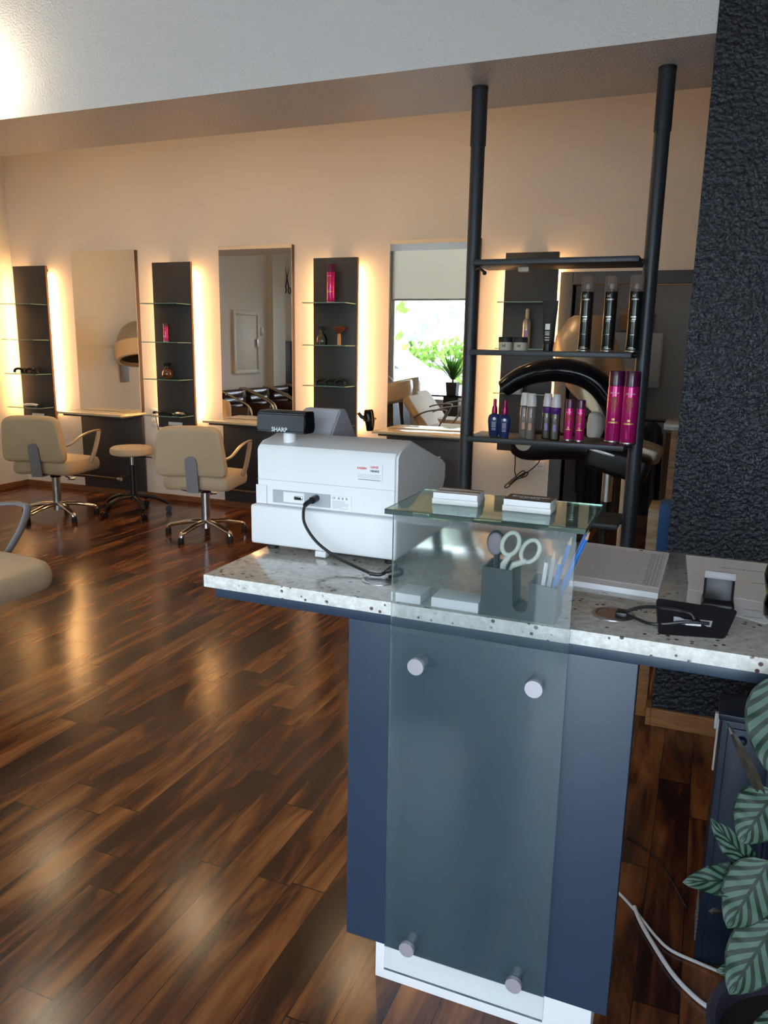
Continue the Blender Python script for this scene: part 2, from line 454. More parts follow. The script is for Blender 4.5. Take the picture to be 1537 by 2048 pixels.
# ================================================================== STRUCTURE
XL, XR, YB = -6.5, 1.5, 6.05
struct('floor', B().box(XL - .1, XR + .1, FY - .1, 7.9, -.08, 0), 'plank_floor')
b = B()
b.box(XL - .1, -.99, YB, YB + .12, 0, 3.4).box(-.99, .05, YB, YB + .12, 1.95, 3.4).box(.05, XR + .1, YB, YB + .12, 0, 3.4)
struct('wall_back', b, 'wall_paint')
struct('wall_left', B().box(XL - .12, XL, FY, YB, 0, 3.5), 'side_wall_paint')
struct('wall_right', B().box(XR, XR + .12, FY, 7.9, 0, 3.5), 'wall_paint')
b = B()   # front wall with window and glazed door openings
b.box(XL - .12, -5.28, FY - .25, FY, 0, 3.5).box(-5.28, -.98, FY - .25, FY, 0, .5).box(-5.28, -.98, FY - .25, FY, 3.3, 3.5)
b.box(-.98, -.78, FY - .25, FY, 0, 3.5).box(-.78, 1.0, FY - .25, FY, 2.36, 3.5).box(1.0, XR + .12, FY - .25, FY, 0, 3.5)
struct('wall_front', b, 'wall_paint')
struct('ceiling', B().box(XL - .12, XR + .12, FY, 7.9, 3.5, 3.6), 'ceiling_paint')
BZ, BY0, BY1 = 2.56, 3.16, 3.76
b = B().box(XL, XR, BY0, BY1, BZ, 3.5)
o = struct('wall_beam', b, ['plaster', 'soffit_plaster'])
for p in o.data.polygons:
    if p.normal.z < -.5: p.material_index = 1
struct('wall_pillar', B().box(-.09, XR, BY0 - .012, BY1 + .01, 0, 3.5), 'dark_roughcast')
# low ceiling of the rear zone
struct('ceiling_rear', B().box(XL, XR, BY1, YB, 3.34, 3.42), 'ceiling_paint')
# room beyond the doorway
struct('wall_passage', B().box(-1.6, XR, 7.78, 7.9, 0, 3.4), 'grey_wall')
struct('wall_passage_left', B().box(-1.7, -1.58, YB + .12, 7.9, 0, 3.4), 'grey_wall')
# baseboards
struct('baseboard_back', B().box(XL, -5.69, YB - .018, YB, 0, .055, .003).box(-4.95, -4.04, YB - .018, YB, 0, .055, .003).box(-3.32, -2.43, YB - .018, YB, 0, .055, .003)
       .box(-1.70, -1.08, YB - .018, YB, 0, .055, .003).box(-5.69, -4.95, YB - .018, YB, 0, .055).box(-4.04, -3.32, YB - .018, YB, 0, .055).box(-2.43, -1.70, YB - .018, YB, 0, .055), 'base_oak')
struct('baseboard_left', B().box(XL, XL + .018, FY, YB - .02, 0, .055, .003), 'base_oak')
struct('baseboard_pillar', B().box(-.09, XR, BY0 - .032, BY0 - .012, 0, .075, .003).box(-.11, -.09, BY0 - .032, BY1, 0, .075, .003), 'oak')
# doorway frame in the back wall
struct('trim_1', B().box(-1.085, -.99, YB - .03, YB + .14, 0, 2.04, .004).box(.05, .145, YB - .03, YB + .14, 0, 2.04, .004).box(-.99, .05, YB - .03, YB + .14, 1.95, 2.04, .004), 'anthracite')

# front window with blind, seen in the mirrors
def window_unit(name, x0, x1, z0, z1, nmull):
    b = B(); t = .07
    b.box(x0, x1, FY - .16, FY - .09, z0, z0 + t, .004).box(x0, x1, FY - .16, FY - .09, z1 - t, z1, .004)
    b.box(x0, x0 + t, FY - .16, FY - .09, z0 + t, z1 - t, .004).box(x1 - t, x1, FY - .16, FY - .09, z0 + t, z1 - t, .004)
    for k in range(1, nmull):
        x = x0 + (x1 - x0) * k / nmull; b.box(x - .035, x + .035, FY - .16, FY - .09, z0 + t, z1 - t, .004)
    f = struct(name, b, 'frame_white')
    obj('pane', B().box(x0 + t, x1 - t, FY - .13, FY - .12, z0 + t, z1 - t), 'window_glass', f, smooth=False)
    return f
w1 = window_unit('window_1', -5.28, -.98, .5, 3.3, 2)
w2 = window_unit('door_1', -.78, 1.0, 0, 2.36, 2)
blind = thing('roller_blind', (-3.13, FY - .04, 2.24), 'grey roller blind pulled a third down over the shop window', 'blind')
obj('fabric', B().box(-5.26, -1.0, FY - .052, FY - .046, 2.27, 3.25), 'blind_grey', blind, world=True)
obj('bottom_rail', B().box(-5.26, -1.0, FY - .060, FY - .038, 2.24, 2.27, .004), 'frame_white', blind, world=True)
obj('roller_case', B().box(-5.26, -1.0, FY - .085, FY - .01, 3.23, 3.295, .01), 'frame_white', blind, world=True)
# lettering stuck on the window, reads properly from the street
wt = thing('window_lettering', (-4.2, FY - .142, 1.2), 'frosted arched lettering HAIRSTYLING stuck on the shop window', 'lettering')
word = 'HAIRSTYLING'
for i, ch in enumerate(word):
    a = R(138 - i * 9.6)
    x = 1.7 * math.cos(a) + .6; z = 1.7 * math.sin(a) - .75
    t = text('letter', ch, .30, 'frost_letter', wt, (x, 0, z), (R(90), 0, 0), depth=.001, bold=.010)
    t.rotation_euler = (R(90), -(a - PI / 2) * .55, 0)
# ------------------------------------------------------------------ outside
tag(struct('ground_street', B().box(-30, 20, -40, FY - .25, -.25, -.12), 'asphalt'), kind='structure')
def car(x, y, label):
    t = thing('parked_car', (x, y, -.12), label, 'car', rz=0)
    prof = [(-2.1, .35), (-2.15, .75), (-1.6, .92), (-1.1, 1.02), (-.45, 1.45), (.9, 1.48), (1.5, 1.10), (2.05, .98), (2.12, .4)]
    b = B(); rings = []
    for yy, s in ((-.85, .93), (-.80, 1), (.80, 1), (.85, .93)): rings.append([(p[0] * s, yy * (1 if p[1] < 1.05 else .82), p[1]) for p in prof])
    b.loft(rings); obj('body', b, 'car_white', t)
    for sg in (-1, 1): obj('side_window', B().prism([(-.95, 1.04), (-.42, 1.38), (.85, 1.41), (1.30, 1.1)], sg * .80, sg * .70, 'y'), 'car_glass', t, smooth=False)
    for sx in (-1.35, 1.35):
        for sg in (-1, 1): obj('wheel', B().cyl((sx, sg * .70, .33), (sx, sg * .88, .33), .33), 'black_rubber', t)
    return t
car(-7.6, -5.0, 'white car parked nearer the left edge of the mirrored window view')
car(-2.9, -5.2, 'white car parked behind the potted palm in the mirrored window view')
def leafy(name, c, r, sc, mt, label, cat, n=700, ls=.16, trunk=None):
    t = thing(name, (c[0], c[1], -.12), label, cat)
    b = B()
    for i in range(n):
        u = random.uniform(-1, 1); a = random.uniform(0, 2 * PI); q = math.sqrt(1 - u * u); rr = r * random.uniform(.55, 1) 
        p = Vector((q * math.cos(a) * rr * sc[0], q * math.sin(a) * rr * sc[1], u * rr * sc[2])) + Vector((0, 0, c[2] + .12))
        d1 = Vector((random.uniform(-1, 1), random.uniform(-1, 1), random.uniform(-1, 1))).normalized() * ls
        d2 = d1.cross(Vector((random.uniform(-1, 1), random.uniform(-1, 1), random.uniform(-1, 1)))).normalized() * ls * .5
        vv = [b.bm.verts.new(p + k) for k in (-d1, d2, d1, -d2)]; b.bm.faces.new(vv)
    obj('foliage', b, mt, t, smooth=False)
    if trunk: obj('trunk', B().cyl((0, 0, 0), (0, 0, c[2]), trunk, trunk * .6, 10), 'brown_edge', t)
    return t
leafy('street_tree', (-10.2, -10, 3.4), 2.2, (.8, .8, 1.6), 'hedge_green', 'green street tree at the left of the mirrored window view', 'tree', 900, .22, .15)
leafy('street_tree', (-3.2, -9.5, 2.6), 1.6, (1.2, .8, .9), 'yellow_leaf', 'yellow-green bush at the right of the mirrored window view', 'bush', 900, .18, .12)
leafy('hedge', (-6.2, -7.6, .9), 1.0, (2.6, .6, .8), 'hedge_green', 'clipped green hedge behind the parked white cars', 'hedge', 900, .14)
t = thing('neighbour_house', (-9, -17, -.12), 'white house across the street, bright in the mirrored window view', 'house')
obj('wall', B().box(-14, -4, -20, -16, -.12, 6.5), 'house_white', t, world=True, smooth=False)
obj('roof', B().prism([(-20.3, 6.5), (-15.7, 6.5), (-18, 8.2)], -14.3, -3.7, 'x'), 'grey_wall', t, world=True, smooth=False)
obj('blue_cladding', B().box(-6.9, -4.6, -15.99, -15.8, 1.9, 3.0), 'house_blue', t, world=True, smooth=False)

# ================================================================== MIRROR WALL
XS = [-5.69, -4.04, -2.435]
MW = [.74, .72, .735]
places = ['at the far left', 'in the middle', 'nearest the tall shelf rack']
for i, (x, w) in enumerate(zip(XS, MW)):
    x1 = x + w
    t = thing('wall_mirror', (x + w / 2, YB, .80), 'tall frameless wall mirror ' + ['at the far left, reflecting a hood dryer', 'in the middle, reflecting brown armchairs', 'beside the tall rack, reflecting the shop window'][i], 'mirror', 'wall mirrors')
    obj('backing_board', B().box(x, x1, YB - .045, YB - .001, .826, 2.30, .002), 'brown_edge', t, world=True)
    obj('mirror_glass', B().box(x + .001, x1 - .001, YB - .051, YB - .0455, .826, 2.30), 'mirror_silver', t, world=True, smooth=False)
    c = thing('console', (x + w / 2, YB, 0), ['dark wall console under the far left mirror', 'dark wall console under the middle mirror', 'dark wall console under the window-reflecting mirror'][i] + ' with granite top', 'console', 'styling consoles')
    obj('back_panel', B().box(x, x1, YB - .050, YB - .019, .06, .79, .002), 'anthracite', c, world=True)
    obj('stone_top', B().box(x - .01, x1 + .01, 5.70, YB - .002, .804, .825, .003), 'granite_console', c, world=True, label='pale polished granite top')
    obj('top_support', B().box(x + .03, x1 - .03, 5.74, YB - .002, .785, .803, .002), 'anthracite', c, world=True)
    f = B().tube([(x + .02, 5.78, .21), (x1 - .10, 5.78, .21)], .014, n=12)
    f.tube([(x + .10, 5.78, .21), (x + .10, YB - .05, .21)], .009, n=8).tube([(x1 - .18, 5.78, .21), (x1 - .18, YB - .05, .21)], .009, n=8)
    obj('footrest', f, 'brown_edge', c, world=True, label='dark footrest bar')
    for xx in (x + .02, x1 - .12): obj('footrest_cap', B().cyl((xx - .012, 5.78, .21), (xx + .03, 5.78, .21), .0165, n=14), 'brushed_steel', c, world=True)
PX = [(-6.36, -5.95), (-4.70, -4.29), (-3.08, -2.685), (-1.48, -1.09)]
pl = ['dark backlit shelf panel in the left corner beside the far left mirror', 'dark backlit shelf panel between the far left and middle mirrors', 'dark backlit shelf panel holding a tall pink can, right of the middle mirror', 'dark backlit shelf panel behind the tall rack']
PZ = [1.817, 1.486, 1.162, .838]
for i, (x0, x1) in enumerate(PX):
    t = thing('shelf_panel', ((x0 + x1) / 2, YB, .72), pl[i], 'wall shelf', 'backlit shelf panels')
    obj('board', B().box(x0, x1, 5.93, 5.955, .71, 2.175, .002), 'anthracite', t, world=True)
    obj('side_edge', B().box(x1 + .0003, x1 + .003, 5.931, 5.955, .712, 2.173), 'lit_edge_orange', t, world=True, smooth=False, label='board edge with warm tube light painted on in orange-brown')  # strip paints the tube light caught by the board edge
    for xx in (x0 + .05, x1 - .05): obj('light_tube', B().cyl((xx, 6.005, .80), (xx, 6.005, 2.10), .013, n=12), 'tube_glow', t, world=True, label='warm glowing light tube')
    for zz in (.76, 2.14): obj('spacer', B().box(x0 + .08, x1 - .08, 5.955, YB - .001, zz - .012, zz + .012), 'anthracite', t, world=True, smooth=False)
    for z in PZ:
        s = obj('glass_shelf', B().box(x0, x1 - .01, 5.73, 5.929, z - .008, z, .001), ['green_glass', 'green_glass_edge'], t, world=True, smooth=False, label='thin green glass shelf')
        for p in s.data.polygons:
            if abs(p.normal.z) < .7: p.material_index = 1
    if i in (0, 1, 3):
        obj('socket_strip', B().box(x0 + .12, x0 + .27, 5.918, 5.93, .735, .765, .003), 'socket_white', t, world=True, label='white socket strip')

# ---------------------------------------------------------------- bottles & cans
def lath(name, prof, mt, parent, n=24, sx=1, sy=1, **k): return obj(name, B().lathe(prof, n=n, sx=sx, sy=sy), mt, parent, **k)
def big_can(loc, label, s=1.0, r=.033, group=None):
    t = thing('hairspray_can', loc, label, 'hairspray', group)
    lath('can', [(0, 0), (r * .95, 0), (r, .004), (r, .235 * s), (r * .98, .238 * s), (0, .2385 * s)], 'pink_can', t)
    lath('cap', [(0, .239 * s), (r * .985, .239 * s), (r * .985, .294 * s), (r * .93, .30 * s), (0, .30 * s)], 'pink_cap', t, label='dark plum cap')
    lath('base_rim', [(r + .0004, .0005), (r + .0012, .003), (r + .0012, .006), (r + .0002, .009)], 'brushed_steel', t)
    # flower print and gold band on the front
    fl = B()
    for dx, dz, w, hh in ((-.3, .18, .30, .022), (.02, .185, .55, .02), (.05, .165, .70, .018), (-.05, .148, .55, .015), (-.1, .134, .35, .010)):
        arc_patch(fl, r + .0006, dx - w / 2, dx + w / 2, (dz - hh / 2) * s, (dz + hh / 2) * s)
    obj('print', fl, 'red_print', t, label='dark red and orange print')
    g = B(); arc_patch(g, r + .0006, -.62, .62, .083 * s, .090 * s); arc_patch(g, r + .0006, -.18, .18, .095 * s, .104 * s); obj('gold_band', g, 'gold_print', t)
    g = B()
    for k in range(7): arc_patch(g, r + .0006, -.55 + k * .16, -.46 + k * .16, .206 * s, .212 * s)
    obj('name_print', g, 'white_cap', t)
    return t
def arc_patch(b, r, a0, a1, z0, z1, n=5, off=None):
    """curved label patch on the side of a round bottle that faces -Y"""
    prev = None
    for i in range(n + 1):
        a = -PI / 2 + a0 + (a1 - a0) * i / n
        p = [b.bm.verts.new((r * math.cos(a), r * math.sin(a), z)) for z in (z0, z1)]
        if prev: b.bm.faces.new((prev[0], p[0], p[1], prev[1]))
        prev = p
def black_can(loc, label):
    t = thing('hairspray_can', loc, label, 'hairspray', 'black hairspray cans on the rack')
    r = .0265
    lath('can', [(0, 0), (r * .96, 0), (r, .004), (r, .236), (r * .97, .242), (r * .6, .249), (r * .45, .252), (0, .252)], 'black_can', t)
    lath('nozzle', [(0, .252), (.008, .252), (.0085, .262), (.006, .272), (0, .273)], 'white_plastic', t)
    lath('overcap', [(r * .99, .240), (r * 1.05, .241), (r * 1.03, .300), (r * .95, .305), (0, .3055)], 'clear_plastic', t, label='clear smoky overcap')
    lath('base_rim', [(r + .0004, .0005), (r + .0014, .003), (r + .0014, .006), (r + .0002, .009)], 'brushed_steel', t)
    g = B()
    for k in range(8): arc_patch(g, r + .0005, -.62 + k * .15, -.53 + k * .15, .207, .213)
    arc_patch(g, r + .0005, -.5, .3, .139, .144); arc_patch(g, r + .0005, -.3, .3, .131, .134)
    for z in (.128, .122, .07, .02): arc_patch(g, r + .0005, -.5, .2, z, z + .0015)
    for k in range(10): arc_patch(g, r + .0005, -.65 + k * .13, -.58 + k * .13, .013, .017)
    obj('label_print', g, 'silver_ink', t)
    text('id_mark', 'id', .018, 'white_cap', t, (-.006, -r - .0012, .224), FRONT)
    return t
ZR2, ZR3 = 1.483, 1.108
# ---------------------------------------------------------------- rack
rack = thing('tension_rack', (-.60, 3.45, 0), 'tall dark steel rack with two floor-to-beam posts and four shelves', 'shelf rack')
RXL, RXR = -1.005, -.262
for x, nm in ((RXL, 'left'), (RXR, 'right')):
    p = obj('post', B().tube([(x, 3.45, .012), (x, 3.45, 2.42)], .030, n=24), 'rack_steel', rack, world=True)
    obj('sleeve', B().tube([(x, 3.45, 2.33), (x, 3.45, 2.545)], .0335, n=24), 'rack_steel', p, world=True)
    obj('end_pad', B().cyl((x, 3.45, 2.545), (x, 3.45, BZ - .001), .034), 'black_rubber', p, world=True)
    obj('foot', B().cyl((x, 3.45, .001), (x, 3.45, .012), .04), 'black_rubber', p, world=True)
for z in (1.855, ZR2, ZR3, .775):
    s = obj('shelf', B().box(RXL + .034, RXR - .036, 3.32, 3.58, z - .022, z, .002), 'rack_steel', rack, world=True)
    for x, sg in ((RXL + .03, 1), (RXR - .03, -1)): obj('connector', B().cyl((x - .01 * sg, 3.45, z - .011), (x + .045 * sg, 3.45, z - .011), .012, n=12), 'black_plastic', s, world=True)
# rack spot brackets beneath the top shelf
b = B().tube(bez([(RXL + .02, 3.42, 1.82), (RXL + .05, 3.38, 1.822), (RXL + .075, 3.36, 1.808)]), .006, n=8).sphere((RXL + .078, 3.358, 1.803), .009)
obj('hook', b, 'black_plastic', rack, world=True)
obj('magnet_block', B().box(-.80, -.755, 3.43, 3.47, 1.812, 1.8325, .002), 'taupe_plastic', rack, world=True)

for x, l in ((-.497, 'leftmost of three black hairspray cans on the upper rack shelf'), (-.402, 'middle one of three black hairspray cans on the upper rack shelf'), (-.304, 'rightmost of three black hairspray cans on the upper rack shelf')):
    if x == -.497: bc0 = black_can((x, 3.40, ZR2), l)
    else: copy_thing(bc0, (x, 3.40, ZR2), l)
# black squeeze tube standing on its cap
t = thing('cream_tube', (-.648, 3.40, ZR2), 'black squeeze tube standing on its cap on the upper rack shelf', 'tube')
lath('cap', [(0, 0), (.021, 0), (.0215, .003), (.0215, .030), (0, .030)], 'black_plastic', t)
rg = []
for z, rx, ry in ((.030, .0215, .0215), (.032, .0235, .0225), (.09, .0275, .020), (.15, .031, .013), (.195, .034, .004), (.208, .034, .0015)):
    rg.append([(rx * math.cos(2 * PI * k / 24), ry * math.sin(2 * PI * k / 24), z) for k in range(24)])
obj('body', B().loft(rg), 'black_matt', t)
g = B(); 
for dx in (-.009, -.004, .001, .006): g.box(dx - .0016, dx + .0016, -.0205, -.0195, .088, .112)
for z in (.078, .072, .066, .055, .045): g.box(-.010, .008, -.0225, -.0215, z, z + .002)
obj('label_print', g, 'silver_ink', t)
# jars
def jar(loc, label):
    t = thing('wax_jar', loc, label, 'jar', 'jars on the upper rack shelf')
    lath('jar', [(0, 0), (.027, 0), (.0285, .003), (.0285, .034), (0, .034)], 'cream_jar', t)
    lath('lid', [(0, .0342), (.030, .0342), (.030, .053), (.028, .056), (0, .056)], 'black_matt', t, label='dark screw lid')
    text('id_mark', 'id', .020, 'ink', t, (.0, -.0292, .020), FRONT, bold=.0003)
    return t
j0 = jar((-.822, 3.36, ZR2), 'small cream jar with dark lid, left one on the upper rack shelf')
copy_thing(j0, (-.757, 3.36, ZR2), 'small cream jar with dark lid, right one on the upper rack shelf')
# blue bottles
def blue_bottle(loc, label):
    t = thing('spray_bottle', loc, label, 'bottle', 'blue spray bottles on the rack')
    lath('bottle', [(0, 0), (.020, 0), (.022, .004), (.029, .065), (.0285, .078), (.024, .092), (.012, .100), (0, .1005)], 'blue_bottle', t, sx=1, sy=.62)
    lath('collar', [(0, .1007), (.0125, .1007), (.013, .112), (.010, .132), (0, .132)], 'magenta_cap', t)
    lath('overcap', [(0, .1322), (.0075, .1322), (.007, .162), (.005, .164), (0, .164)], 'magenta_cap', t)
    g = B(); g.cyl((.004, -.0176, .078), (.004, -.0184, .078), .0065, n=16)
    for z in (.060, .054, .048, .042, .034, .028): g.box(-.006, .012, -.0182, -.0168, z, z + .0018)
    obj('label_print', g, 'pen_silver', t); return t
p0 = blue_bottle((-.868, 3.41, ZR3), 'dark blue spray bottle with magenta cap, left of the pair')
copy_thing(p0, (-.812, 3.372, ZR3), 'dark blue spray bottle with magenta cap, right of the pair')
def slim_bottle(loc, label, mt, body=True, collar=None, prt='salmon_print'):
    t = thing('lotion_bottle', loc, label, 'bottle')
    lath('bottle', [(0, 0), (.019, 0), (.021, .004), (.021, .125), (.018, .137), (.010, .140), (0, .1402)], mt, t)
    if mt == 'vase_glass': lath('liquid', [(0, .006), (.0185, .006), (.0185, .112), (0, .112)], 'grey_bottle', t)
    lath('cap', [(0, .1404), (.0205, .1404), (.0198, .165), (.0165, .192), (.0145, .196), (0, .1965)], 'white_cap', t, label='tapered white cap')
    if collar: lath('collar', [(.0212, .112), (.0218, .113), (.0218, .137), (.0205, .138)], 'violet_print', t, label='violet patterned band')
    g = B(); arc_patch(g, .0214, -.3, .35, .038, .068); obj('label_patch', g, prt, t)
    g = B(); arc_patch(g, .0214, .0, .2, .094, .104); arc_patch(g, .0214, .0, .15, .108, .112); obj('label_print', g, 'white_cap', t)
    return t
slim_bottle((-.735, 3.42, ZR3), 'slim grey bottle with white cap, beside the blue bottles at the back', 'grey_bottle')
slim_bottle((-.699, 3.385, ZR3), 'slim grey bottle with white cap, standing slightly in front', 'grey_bottle')
slim_bottle((-.636, 3.42, ZR3), 'slim clear bottle with violet band and white cap, left one', 'vase_glass', collar=1, prt='lilac_print')
slim_bottle((-.593, 3.385, ZR3), 'slim clear bottle with violet band and white cap, right one', 'vase_glass', collar=1, prt='lilac_print')
big_can((-.535, 3.385, ZR3), 'small pink hairspray can, left of the small pair on the rack', .59, .0185, 'small pink cans')
big_can((-.487, 3.372, ZR3), 'small pink hairspray can, right of the small pair on the rack', .59, .0185, 'small pink cans')
big_can((-.358, 3.44, ZR3), 'large pink hairspray can with plum cap, left of the large pair', 1.0, .033, 'large pink cans')
big_can((-.292, 3.405, ZR3), 'large pink hairspray can with plum cap, right of the large pair', 1.0, .033, 'large pink cans')

# ---------------------------------------------------------------- things on the glass shelves
big_can((-2.885, 5.86, PZ[0]), 'tall pink hairspray can on the top glass shelf beside the middle mirror', 1.0, .033)
big_can((-4.512, 5.85, PZ[1]), 'small pink hairspray can on the second glass shelf between two mirrors', .55, .022)
def trigger_bottle(loc, label, body, mt, head='black_plastic', red=False):
    t = thing('spray_bottle', loc, label, 'spray bottle')
    if body == 'round': lath('bottle', [(0, 0), (.030, .002), (.046, .022), (.050, .045), (.044, .068), (.024, .088), (.013, .094), (0, .095)], mt, t); z = .095
    else: lath('bottle', [(0, 0), (.040, 0), (.042, .004), (.042, .055), (.030, .080), (.014, .096), (.012, .100), (0, .100)], mt, t); z = .10
    b = B().lathe([(0, z), (.015, z), (.015, z + .016), (0, z + .016)])
    b.prism([(-.035, z + .030), (-.030, z + .044), (.020, z + .050), (.030, z + .036), (.014, z + .016), (-.012, z + .016)], -.010, .010, 'y')
    obj('spray_head', b, head, t)
    b = B().tube([(-.022, 0, z + .030), (-.034, 0, z + .010), (-.030, 0, z - .012)], [.007, .005, .003], n=8)
    obj('trigger', b, 'red_plastic' if red else head, t, label='red trigger' if red else None)
    return t
trigger_bottle((-4.505, 5.84, PZ[2]), 'round amber spray bottle on the third glass shelf between two mirrors', 'round', 'amber_glass')
trigger_bottle((-2.955, 5.84, PZ[1]), 'small clear glass spray bottle beside a shaving brush', 'flat', 'vase_glass')
t = thing('neck_brush', (-2.80, 5.84, PZ[1]), 'neck brush with dark red bristles standing on its pale wooden handle', 'brush')
lath('handle', [(0, 0), (.015, 0), (.014, .07), (.011, .085), (.012, .09), (0, .09)], 'brush_wood', t)
lath('bristles', [(0, .09), (.012, .09), (.022, .105), (.048, .125), (.050, .132), (.035, .146), (0, .152)], 'bristle', t)
def clip(loc, label, rz):
    t = thing('claw_clip', loc, label, 'hair clip', 'black hair clips', rz)
    b = B().tube(bez([(-.040, 0, .006), (-.034, 0, .032), (0, 0, .044), (.034, 0, .032), (.040, 0, .006)], 4), .015, .012, n=8)
    obj('body', b, 'black_plastic', t)
    g = B()
    for k in range(5): g.tube([(-.024 + k * .012, -.006, .016), (-.024 + k * .012, -.014, .0025)], .0022, n=6)
    obj('teeth', g, 'black_plastic', t); return t
c0 = clip((-2.96, 5.83, PZ[2]), 'black claw clip on the shelf right of the middle mirror, left one', 0)
copy_thing(c0, (-2.875, 5.83, PZ[2]), 'black claw clip on the shelf right of the middle mirror, middle one')
copy_thing(c0, (-2.785, 5.83, PZ[2]), 'black claw clip on the shelf right of the middle mirror, right one')
for k, w in enumerate(('nearest the left wall', 'second from the left wall', 'third from the left wall', 'farthest from the left wall')):
    copy_thing(c0, (-6.27 + k * .072, 5.82, PZ[2]), 'black claw clip on the corner panel shelf, ' + w, .3 * (-1) ** k)
def trimmer(loc, rz, label, m1, m2):
    t = thing('hair_trimmer', loc, label, 'hair trimmer', rz=rz)
    b = B().tube(bez([(-.075, 0, .014), (-.04, 0, .020), (.02, 0, .022), (.07, 0, .015)], 4), [.006, .010, .014, .017, .019, .020, .021, .021, .020, .019, .017, .013, .008][:13], .013, n=12)
    obj('body', b, m1, t)
    obj('blade', B().box(.066, .088, -.016, .016, .006, .018, .002), m2, t)
    return t
trimmer((-2.83, 5.83, PZ[3]), .35, 'silver hair trimmer on the lowest shelf right of the middle mirror', 'silver_bottle', 'black_plastic')
trimmer((-4.38, 5.83, PZ[3]), -.4, 'silver hair trimmer on the lowest shelf between two mirrors', 'silver_bottle', 'black_plastic')
trimmer((-4.535, 5.83, PZ[3]), .2, 'black hair clipper beside the silver trimmer on the lowest shelf', 'black_plastic', 'brushed_steel')
trimmer((-6.15, 5.83, PZ[3]), .3, 'pale pink hair trimmer on the lowest shelf of the corner panel', 'white_plastic', 'black_plastic')
t = thing('mousse_bottle', (-1.277, 5.85, PZ[1]), 'slim silver mousse bottle on the shelf panel behind the rack', 'bottle')
lath('bottle', [(0, 0), (.029, 0), (.031, .004), (.031, .18), (.024, .205), (.014, .215), (0, .216)], 'silver_bottle', t)
lath('cap', [(0, .2165), (.0135, .2165), (.0135, .28), (.011, .285), (0, .286)], 'taupe_plastic', t)
g = B(); arc_patch(g, .0316, -.35, .3, .07, .13); obj('label_patch', g, 'lilac_print', t)
trigger_bottle((-1.325, 5.85, PZ[2]), 'spray bottle with red and white trigger head behind the rack', 'flat', 'white_plastic', 'white_plastic', True)
# tall body for its head to peek above the dryer arm
# hair dryer in a wall holder
t = thing('hair_dryer', (-2.555, 5.90, .86), 'black hair dryer hanging in a wall holder beside the console', 'hair dryer')
obj('holder', B().tube([(0, .14, .03), (0, .02, .03)], .008, n=8).lathe([(.044, .02), (.049, .02), (.049, .034), (.044, .034)], c=(0, 0, 0)), 'black_plastic', t)
obj('body', B().tube(bez([(.015, -.01, -.06), (.012, -.005, .0), (.0, 0, .06), (-.005, 0, .115)], 4), [.026, .030, .033, .036, .038, .041, .043, .044, .044, .043, .041, .038, .03], n=16), 'black_gloss', t)
obj('handle', B().tube([(-.01, 0, .03), (-.06, -.02, .055), (-.085, -.02, .085)], [.016, .016, .014], n=10), 'black_plastic', t)
# sockets and cords on the wall
def socket(loc, label):
    t = thing('wall_socket', loc, label, 'socket')
    obj('plate', B().box(-.04, .04, -.010, 0, -.04, .04, .004), 'socket_white', t)
    obj('insert', B().cyl((0, -.0101, 0), (0, -.0125, 0), .028, .026), 'white_plastic', t)
    g = B(); [g.cyl((dx, -.0126, 0), (dx, -.013, 0), .004, n=10) for dx in (-.010, .010)]; obj('contact_hole', g, 'black_matt', t)
    return t
socket((-1.16, YB, .59), 'white wall socket beside the dark door frame behind the rack')
s1 = socket((-4.835, YB, .83), 'white double wall socket beside the far left mirror, upper left one')
copy_thing(s1, (-4.745, YB, .83), 'white wall socket beside the far left mirror, upper right one')
copy_thing(s1, (-4.835, YB, .74), 'white wall socket beside the far left mirror, lower left one')
t = thing('power_cord', (-1.33, 5.90, .72), 'black power cord knotted and hanging below the shelf panel behind the rack', 'cord')
obj('plug', B().box(-1.345, -1.305, 5.885, 5.917, .722, .758, .006), 'black_plastic', t, world=True)
pts = bez([(-1.325, 5.89, .725), (-1.322, 5.90, .62), (-1.325, 5.92, .55), (-1.30, 5.93, .50), (-1.25, 5.93, .535), (-1.27, 5.94, .56), (-1.34, 5.93, .49), (-1.40, 5.93, .43), (-1.38, 5.94, .42), (-1.31, 5.93, .49), (-1.24, 5.94, .52), (-1.23, 5.93, .555), (-1.29, 5.93, .52), (-1.37, 5.93, .445), (-1.31, 5.94, .50), (-1.22, 5.93, .56), (-1.16, 5.95, .62), (-1.13, 5.97, .68)], 5)
obj('cable', B().tube(pts, .0045, n=6), 'cable_black', t, world=True)
t = thing('power_cord', (-4.74, 5.99, .8), 'thin black cord hanging from the wall sockets behind the stool', 'cord')
obj('cable', B().tube(bez([(-4.80, 6.03, .83), (-4.76, 5.97, .79), (-4.73, 5.96, .70), (-4.70, 5.98, .50), (-4.72, 6.0, .38), (-4.60, 5.99, .30), (-4.50, 5.97, .22), (-4.52, 5.96, .14), (-4.40, 5.95, .12)], 5), .004, n=6), 'cable_black', t, world=True)
for k in (0,): obj('plug', B().cyl((-4.80, 6.0, .83), (-4.80, 6.036, .83), .018, n=12), 'black_plastic', t, world=True)

